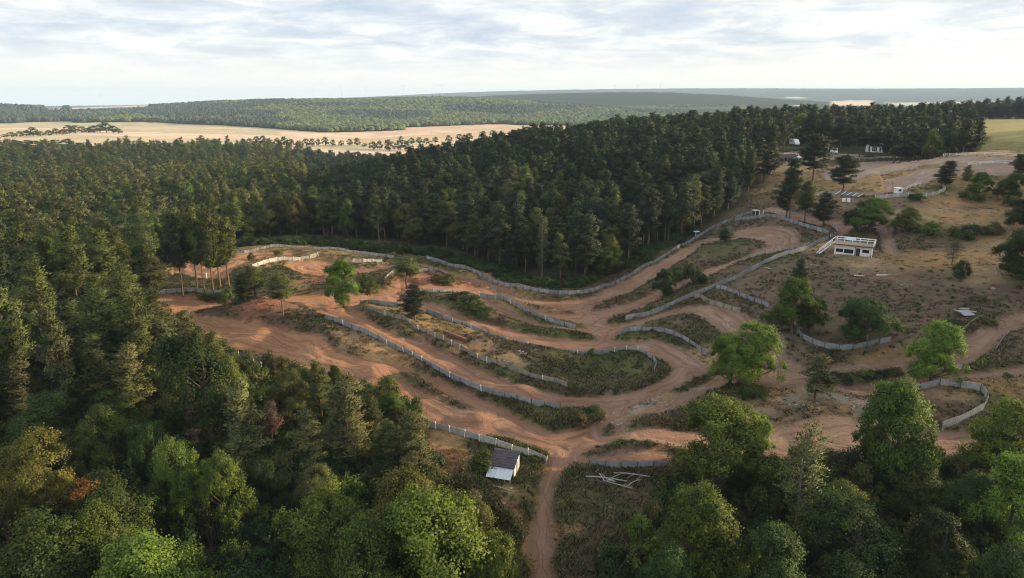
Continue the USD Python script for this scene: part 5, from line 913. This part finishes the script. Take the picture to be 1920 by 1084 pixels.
plant(q[~hill & ~sunny & ~clearing], 12, 'dark', .80); plant(q[sunny & ~clearing], 13, 'left', .56, (8.5, 15), (7, 12.5)); plant(q[hill & ~clearing], 14, 'top', .85, (10, 15), (7, 10))
q = scatter(woods[1], 5, 6, 15); plant(q, 16, 'edge', .9, (12, 15))
q = scatter(W_LEFT, 5.2, 5.2, 18); q = q[clear(q, .8)]; up_ = np.hypot(q[:, 0], q[:, 1]) > 92; plant(q[up_], 19, 'near', .75, (7, 10.5), (5, 8))
front = np.array([[450, 478], [500, 470], [560, 468], [620, 470], [680, 476], [740, 482], [800, 486], [850, 497], [900, 511], [940, 530], [980, 545], [1030, 550], [1090, 549], [1150, 527], [1210, 494]], float)
GROUPS = {('dark', 'pine'): ('tall dark pine in the shaded wood behind the long fence', 'dark pines of the shaded wood'), ('dark', 'broad'): ('leafy tree among the dark pines of the shaded wood', 'leafy trees in the shaded wood'),
          ('left', 'pine'): ('pine in the wide green wood at the upper left', 'pines of the upper left wood'), ('left', 'broad'): ('leafy tree in the wide green wood at the upper left', 'leafy trees of the upper left wood'),
          ('top', 'pine'): ('pine in the belt of trees on the hilltop behind the arena', 'pines of the hilltop belt'), ('top', 'broad'): ('leafy green tree within the hilltop belt of pines', 'leafy trees of the hilltop belt'),
          ('edge', 'pine'): ('far tree in the dark row beyond the pale green meadow', 'trees beyond the meadow'), ('edge', 'broad'): ('far tree in the dark row beyond the pale green meadow', 'trees beyond the meadow'),
          ('near', 'pine'): ('pine within the lower left wood beside the red track', 'pines of the lower left wood'), ('near', 'broad'): ('leafy tree within the lower left wood beside the red track', 'leafy trees of the lower left wood')}
SRC = {('dark', 'pine'): ['pine0', 'pine0', 'pine3', 'pine6', 'pine0', 'pine2'], ('left', 'pine'): ['pine1', 'pine1', 'pine2', 'pine5', 'pine4', 'pine1', 'pine7'], ('top', 'pine'): ['pine3', 'pine0', 'pine5', 'pine3'], ('edge', 'pine'): ['pine0'], ('near', 'pine'): ['pine1', 'pine2', 'pine4'],  # darkest needles for the shaded wood, lighter for the sunlit left: light in colour
       ('dark', 'broad'): ['broad2', 'broad0', 'broad6'], ('left', 'broad'): ['broad0', 'broad6', 'broad1', 'broad2'], ('top', 'broad'): ['broad0', 'broad1'], ('edge', 'broad'): ['broad2'], ('near', 'broad'): ['broad0', 'broad2', 'broad6']}
FSRC = {'pine': {'dark': ['pine_light0', 'pine_light1'], 'left': ['pine_light2', 'pine_light2', 'pine_light3'], 'top': ['pine_light0', 'pine_light1'], 'edge': ['pine_light0'], 'near': ['pine_light2']}, 'broad': {'dark': ['broad_light1'], 'left': ['broad_light0', 'broad_light2', 'broad_light1'], 'top': ['broad_light0'], 'edge': ['broad_light1'], 'near': ['broad_light0']}}
edge_r = lambda p: np.interp(p, [250, 440, 560, 720, 800, 930, 1060, 1160, 1260, 1370, 1450], [165, 196, 198, 186, 178, 160, 147, 155, 171, 197, 225])
def where_is(wh, k, x, y, r):
    lb, gp = GROUPS[(wh, k)]; px = 960 + FOC * x / (y * math.cos(PITCH) + 40 * math.sin(PITCH)); tr = 'pine' if k == 'pine' else 'leafy tree'
    if wh == 'dark':
        row = 'front row' if r < edge_r(px) + 9 else ('second rows' if r < edge_r(px) + 26 else 'depth')
        c = 'above the upper left loop' if px < 790 else 'left of the fence dip' if px < 960 else 'above the fence dip' if px < 1150 else 'along the climbing fence' if px < 1300 else 'beside the dirt pan'
        return f'dark {tr} in the {row} of the shaded wood {c}', f'{tr}s, shaded wood, {row}, {c}'
    if wh == 'left':
        row = 'near edge' if r < 185 else 'middle' if r < 225 else 'far part'; c = 'far left' if px < 150 else 'left of the pine grove' if px < 320 else 'behind the pine grove'
        return f'{tr} in the {row} of the upper left wood, {c}', f'{tr}s, upper left wood, {row}, {c}'
    if wh == 'near':
        c = 'at the far left' if px < 130 else 'below the far left red turn' if px < 320 else 'along the edge of the lowest red track'
        return f'{tr} of the lower left wood {c}', f'{tr}s, lower left wood, {c}'
    if wh == 'top':
        c = 'behind the parking yard' if px < 1560 else 'behind the clubhouse' if px < 1720 else 'at its right end by the meadow'
        return f'{tr} in the hilltop belt, {c}', f'{tr}s, hilltop belt, {c}'
    return lb, gp
TX = np.array([(t[0], t[1]) for t in TREES]); TZ = height(TX[:, 0], TX[:, 1]); TR = np.hypot(TX[:, 0], TX[:, 1]); TA = np.arctan2(TX[:, 0], TX[:, 1])
infr = np.abs(TX[:, 0] / (TX[:, 1] * math.cos(PITCH) + (CAM_H - TZ) * math.sin(PITCH))) < .77
order = np.argsort(np.where(infr, TR, 1e6)); left_over, cnt = [], {'pine': 0, 'broad': 0}
single = set()
for i in order:
    k = TREES[i][2]
    if infr[i] and cnt[k] < (290 if k == 'pine' else 180) and TR[i] < 420:
        cnt[k] += 1; single.add(int(i)); x, y, _, h, w, wh = TREES[i]; lb, gp = where_is(wh, k, x, y, TR[i])
        instance('pine_dead' if k == 'pine' and i % 41 == 0 and TR[i] > 200 else 'pine_bare' if k == 'pine' and i % 19 == 0 else R.choice(SRC[(wh, k)]), (x, y, TZ[i] - .1), h, w, lb, 'tree', gp)
def mass(name, items, label, cat):
    """one object of very many: (x, y, z, kind, width scale, height scale)"""
    kinds = sorted({k for *_, k, _, _ in items}); path = '/World/' + numbered('/World', name); pi = UsdGeom.PointInstancer.Define(stage, path); tag(pi, label, cat, kind='stuff')
    for k in kinds:
        x = UsdGeom.Xform.Define(stage, f'{path}/{k}'); x.GetPrim().GetReferences().AddInternalReference('/World/kinds_' + k)
        pi.CreatePrototypesRel().AddTarget(x.GetPath())
    ix = {k: i for i, k in enumerate(kinds)}; n = len(items); an = R.uniform(0, math.pi, n)
    pi.CreateProtoIndicesAttr(Vt.IntArray([ix[t[3]] for t in items])); pi.CreatePositionsAttr(Vt.Vec3fArray.FromNumpy(np.array([t[:3] for t in items], np.float32)))
    pi.CreateScalesAttr(Vt.Vec3fArray.FromNumpy(np.array([(t[4], t[4], t[5]) for t in items], np.float32)))
    pi.CreateOrientationsAttr(Vt.QuathArray([Gf.Quath(float(math.cos(a)), 0, 0, float(math.sin(a))) for a in an]))
    return pi
rest = []
for i, t in enumerate(TREES):
    if i in single: continue
    far_ = TR[i] > 170; k = R.choice(FSRC[t[2]][t[5]]) if far_ else R.choice(SRC[(t[5], t[2])]); H, W = nominal(k); rest.append((t[0], t[1], float(TZ[i]) - .1, str(k), t[4] / W, t[3] / H))
mass('distant_wood', rest, 'remaining trees deep in the woods around the track', 'wood')
# wooded slope out of the picture to the right, which shades the valley in the low sun
q = scatter(Polygon(np.array([[.72, math.log(170)], [1.25, math.log(150)], [1.3, math.log(420)], [.68, math.log(420)]])), 5.5, 7, 77)
z = height(q[:, 0], q[:, 1]); mass('side_wood', [(x, y, float(zz) - .2, str(R.choice(['pine_light0', 'pine_light2', 'broad_light1'])), R.uniform(.9, 1.25), R.uniform(.85, 1.15)) for (x, y), zz in zip(q, z)], 'wooded slope to the right of the hilltop', 'wood')
# understorey in the two near woods and along the dark wood's edge
un = []
for poly, s, hh in ((W_LEFT, 2.3, 1.5), (W_RIGHT, 2.2, 1.5)):
    q = scatter(poly, s, s, int(s * 100)); q = q[(np.hypot(q[:, 0], q[:, 1]) > 36)]; z = height(q[:, 0], q[:, 1]); un += [(x, y, float(zz) - .1, str(R.choice(['bush0', 'bush0', 'bush1', 'bush2'])), R.uniform(.8, 1.5), hh * R.uniform(.5, 1.3)) for (x, y), zz in zip(q, z)]
fl_ = line([(440, 472), (560, 468), (640, 470), (740, 484), (820, 492), (880, 508), (930, 526), (980, 545), (1040, 552), (1100, 548), (1160, 523), (1240, 478), (1300, 444)])
for k in range(4):
    q = resample(fl_, 2.2) ; q = q * (1 + (.012 + .014 * k)) + R.normal(size=q.shape) * .7; z = height(q[:, 0], q[:, 1]); un += [(x, y, float(zz) - .1, 'bush0', R.uniform(.8, 1.5), R.uniform(.4, 1.3)) for (x, y), zz in zip(q, z)]
mass('undergrowth', un, 'dark shrubs filling the floor of the woods', 'undergrowth')

# ------------------------------------------------------------------ weeds on everything that is not track
Dn = D.ravel(); wtg = np.where((Dn < -.65) & ~wm.ravel(), 1.0, 0) * np.exp(2 * gl.ravel()) / np.exp(gl.ravel()) ** 1.45
wtg *= np.where(Dn > -2.2, 2.2, np.where((Dn < -5) & (P2[..., 0].ravel() > 20), .35, 1.0)) * np.where(rr_.ravel() > 300, 0, 1) * (.15 + 1.7 * meshkit.noise(P3.reshape(-1, 3) / 4.0, 41) ** 2)
dk = cover.reshape(-1, 3).sum(1); wtg *= np.where(dk > .55, .45, np.where(dk > .36, .55, 1.5))
pick = R.choice(len(Dn), 26000, p=wtg / wtg.sum(), replace=False); wl = []
for i in pick:
    x, y = P2.reshape(-1, 2)[i] + R.normal(size=2) * .15; c = cover.reshape(-1, 3)[i]; g = c[1] / c[0]
    k = 'tuft1' if c[0] > .24 else ('tuft0' if g > 1.08 and R.random() < .6 else ('tuft2' if R.random() < .85 else 'tuft3'))
    if k == 'tuft1' and R.random() < .15: k = 'tuft2'
    wl.append((x, y, float(Z.ravel()[i]) - .03, k, R.uniform(.8, 2.0), R.uniform(.5, 1.35)))
mass('weeds', wl, 'grass tufts and weeds on the banks and slopes', 'grass')

# ------------------------------------------------------------------ far country: hedgerows, forest on the hills, turbines
def field_tree(px, base, hpx, wpx, label, group=None, kind=None):
    p = at1(px, base); r = np.linalg.norm(p - [0, 0, CAM_H]); instance(kind or str(R.choice(['broad_light0', 'broad_light1'])), p - [0, 0, .3], hpx / FOC * r, wpx / FOC * r, label, 'tree', group, 'field_tree')
field_tree(378, 264, 10, 11, 'lone round tree in the pale fields')
for px, b, h, w in [(8, 257, 5, 10), (22, 257, 8, 14), (38, 256, 9, 14), (50, 255, 9, 15), (62, 255, 14, 18), (76, 255, 8, 14), (92, 254, 9, 14), (106, 252, 10, 16), (118, 252, 9, 16), (130, 251, 14, 16), (142, 250, 13, 18), (154, 249, 11, 16), (166, 249, 8, 16), (176, 249, 12, 18), (188, 248, 13, 18), (200, 248, 17, 22), (212, 249, 12, 18), (222, 250, 8, 14)]: field_tree(px, b, h, w, 'tree in the long hedgerow across the pale fields, far left', 'trees of the far left hedgerow')
for px, b, h, w in [(22, 280, 10, 20), (36, 280, 14, 24), (52, 280, 15, 26), (68, 280, 14, 24), (88, 279, 15, 22), (104, 279, 15, 24), (126, 278, 15, 24), (138, 280, 9, 16)]: field_tree(px, b, h, w, 'round tree in the clump at the near edge of the fields, far left', 'trees of the near field clump')
for px, b, h, w in [(456, 272, 12, 13), (468, 273, 14, 15), (482, 272, 16, 15), (494, 272, 17, 15), (506, 273, 14, 14), (520, 274, 15, 16), (534, 274, 18, 16), (546, 275, 14, 18), (562, 276, 13, 16), (574, 274, 14, 16), (586, 274, 14, 14), (597, 273, 13, 10), (610, 273, 16, 14), (624, 274, 13, 12), (640, 273, 10, 12), (656, 273, 13, 12), (670, 273, 15, 14), (684, 275, 7, 12)]: field_tree(px, b, h, w, 'tree in the row between the wood and the pale fields', 'trees in the row behind the wood')
for px, b, h, w in [(700, 281, 16, 18), (712, 280, 17, 14), (730, 283, 22, 22), (748, 281, 18, 18), (760, 283, 20, 20), (752, 269, 14, 10), (772, 270, 12, 14), (786, 270, 13, 14), (800, 270, 12, 16), (816, 268, 12, 14), (842, 265, 12, 16), (862, 263, 12, 16), (880, 262, 13, 16), (905, 258, 13, 16), (925, 256, 12, 16)]: field_tree(px, b, h, w, 'tree in the clumps where the dark hill meets the pale fields', 'trees at the foot of the dark hill')
rs = np.random.default_rng(91); N = 60000
a = rs.uniform(float(col(-60)), float(col(1400)), N); l = np.log(rs.uniform(1250 ** .6, 3000 ** .6, N) ** (1 / .6)); r = np.exp(l)
keep = r > np.interp(a, [float(col(p)) for p in hb_px], hb_r); keep &= map_coordinates(fieldmask.astype(float), [(a - A0) / DA, (l - L0) / DL], order=1) < .3
keep &= ~((a < col(280)) & (a > col(130)) & (r > 2600)); a, l, r = a[keep][:24000], l[keep][:24000], r[keep][:24000]; q = xy(a, l); z = height(q[:, 0], q[:, 1])
nn = meshkit.noise(np.c_[q / 140, np.zeros(len(q))], 5)
mass('hill_forest', [(x, y, float(zz) - 1.0, ('far3' if n_ < .26 + .62 * float(np.clip((float(col(640)) - math.atan2(x, y)) / .16, 0, 1)) else ('far2' if n_ < .44 else str(rs.choice(['far0', 'far1'])))), rs.uniform(.9, 1.6) * (1.0 + (rr2 - 1300) / 4000), rs.uniform(.8, 1.45)) for (x, y), zz, n_, rr2 in zip(q, z, nn, r)], 'continuous forest on the hills beyond the fields', 'forest')  # dark crowns crowd the left: cloud shade put into leaf colour
for px, top, base in ((185, 176, 200), (588, 166, 190), (639, 161, 189), (686, 163, 188), (757, 160, 184), (828, 159, 180), (1155, 160, 173), (1196, 160, 173), (1238, 158, 173)):
    a, s1 = ray(px, top); _, s0 = ray(px, base); rT = 5200.0; c = np.array([rT * math.sin(a), rT * math.cos(a)]); zb, zt = CAM_H + float(s0) * rT, CAM_H + float(s1) * rT; Hm = zt - zb
    zg = float(base_al(np.array([float(a)]), np.array([math.log(rT)]))[0]); t = thing('wind_turbine', (c[0], c[1], zg), -float(a) + .3 * math.sin(px), 'faint tiny wind turbine on the far skyline', 'wind turbine', 'wind turbines on the skyline'); Hh = (zt - zg) * 1.0
    part(t, 'mast', tube([[0, 0, -2], [0, 0, Hh]], [1.1, .7], 8), 'mast', True); part(t, 'nacelle', box(-1.6, 1.6, -6, 2, Hh - 5.5, Hh - 2.5), 'mast')
    for k in range(3): an = .5 + px + 2.094 * k; part(t, 'blade', beam([0, -6.5, Hh - 4], [22 * math.cos(an), -6.5, Hh - 4 + 22 * math.sin(an)], .4, 1.0), 'mast')

# ------------------------------------------------------------------ the air
usdkit.material(stage, '/World/Looks/haze', {'v': ('principled_volume', {'color': (.58, .79, 1.0), 'density': 0.00008, 'anisotropy': 0.0})}, [], volume='v.volume')
hz = part(None, 'haze', box(-17000, 17000, -2000, 17000, -175, 262), 'haze'); tag(hz, 'thin pale blue air over the whole valley', 'haze', kind='stuff')
